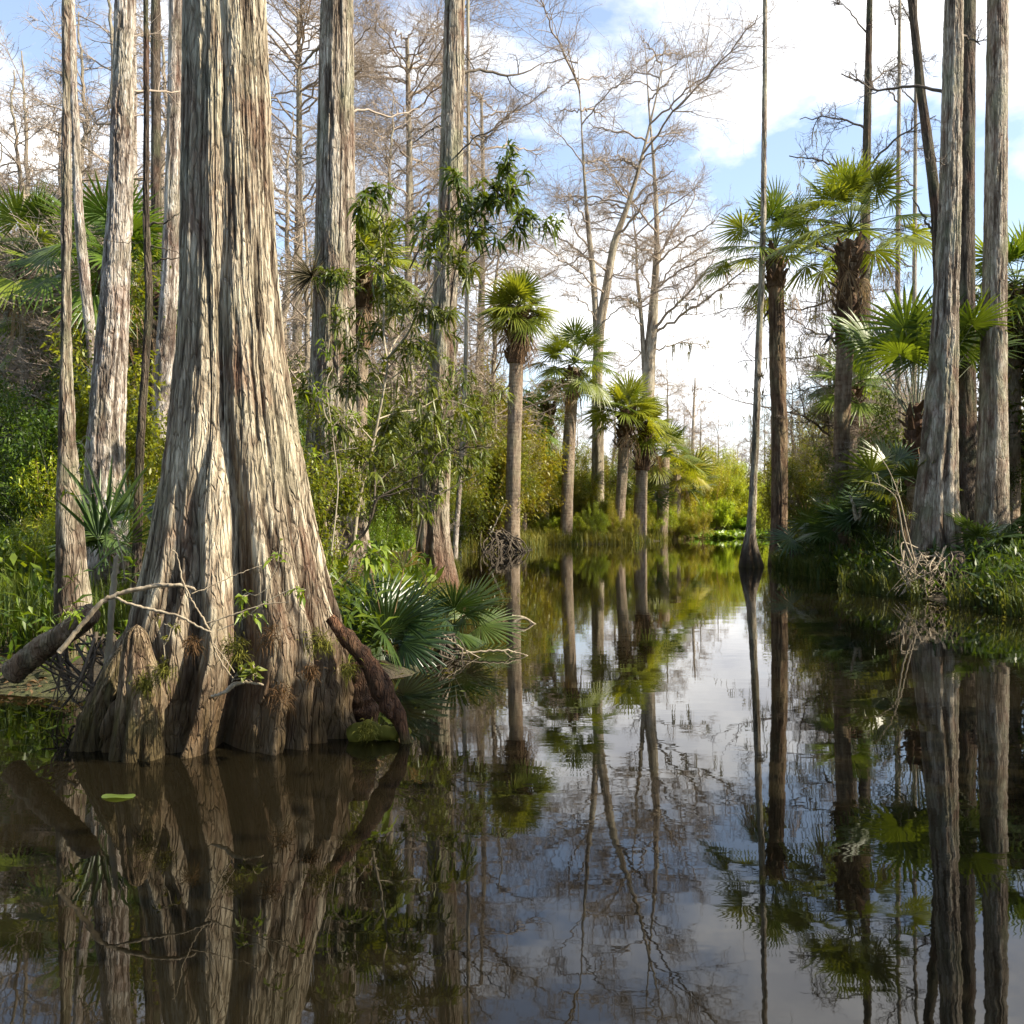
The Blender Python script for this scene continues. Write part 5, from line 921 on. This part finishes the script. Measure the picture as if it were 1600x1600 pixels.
# leafy trees: right wood, plus unseen ones added to shade trunk and block sky
def leafy(label, x, y, h, r, seed, nl=7000, base=.35):
    rng = rs(seed); t = thing('leafy_tree', label, 'tree', (x, y, gz(x, y)-.05)); z = np.linspace(-.1, h*.75, 30); pts = np.stack([x+np.cumsum(rng.normal(size=30))*.03, y+np.cumsum(rng.normal(size=30))*.03, z], -1); mb = MB(); tube(mb, pts, np.linspace(.16, .05, 30), 12); mb.build('trunk', M['bark_dark'], t)
    br = []; tp = []
    for k in range(22):
        f = base+(1-base)*rng.rand(); i = int(f*28); az = rng.rand()*6.28; grow(br, tp, pts[i], np.array([math.cos(az), math.sin(az), .35+.3*rng.rand()]), r*(.75+.5*rng.rand()), .05, 2, rng, (4, 6), .75, .55, .1, .16, 5)
    mb = MB(); branches(mb, br, 5, .005); mb.build('limbs', M['dark_stem'], t); n = len(tp); k = rng.randint(0, n, nl); a = rng.rand(nl)
    p = np.array([tp[i][2][-1]*(1-b)+tp[i][2][0]*b for i, b in zip(k, a)])+rng.normal(size=(nl, 3))*.10; mb = MB(); leaves(mb, p, np.array([q[1] for q in tp])[k]*.5+rng.normal(size=(nl, 3)), .16*(.6+.7*rng.rand(nl)), .034, .3, rng.rand(n)[k]*.5+rng.rand(nl)*.5, .3, rng, True); mb.build('crown', M['leaf'], t); return t

def leafy_copy(src, label, x, y, rz, k): dup(src, (x, y, gz(x, y)-.05), rz, (k, k, k), label)
LA = leafy('leafy tree in the dark wood at the far right margin', GX(1660, 19), 19., 6.0, 1.7, 903)
LB = leafy('leafy tree on the near right shore with a tall crown', 7.2, 2.7, 6.9, 2.2, 904, 9000, .5)  # unseen, added so its crown shades the foot of the big trunk
leafy_copy(LA, 'leafy tree on the right bank behind the palmettos in shade', 11.6, 18.5, 1., 1.0)
leafy_copy(LA, 'leafy tree in the right wood beyond the stout cypress', 12.4, 14.6, 2.3, 1.1)
leafy_copy(LA, 'leafy tree in the right wood far behind the red-booted palm', 14.2, 23.5, 4., 1.1)
leafy_copy(LB, 'leafy tree on the near right shore, second from the viewer', 9.4, 8.4, 1.9, .95)
leafy_copy(LB, 'leafy tree on the near right shore beside the viewer', 8.4, .6, 3.2, 1.)
for i, (x, y) in enumerate([(-5.5, 1.2), (-8.5, 4.4), (-4.2, -3.5), (0.5, -6.5), (5., -5.), (-9., -2.), (-11, 8)]):  # unseen trees added to block sky light from left and behind
    leafy_copy(LB if i % 2 else LA, ['leafy tree on the left shore outside the view', 'leafy tree far left of the massive cypress', 'leafy tree behind the viewer to the left', 'leafy tree directly behind the viewer', 'leafy tree behind the viewer to the right', 'leafy tree deep in the left wood behind the viewer', 'leafy tree in the left wood beyond the log'][i], x, y, i*1.1, 1.15)
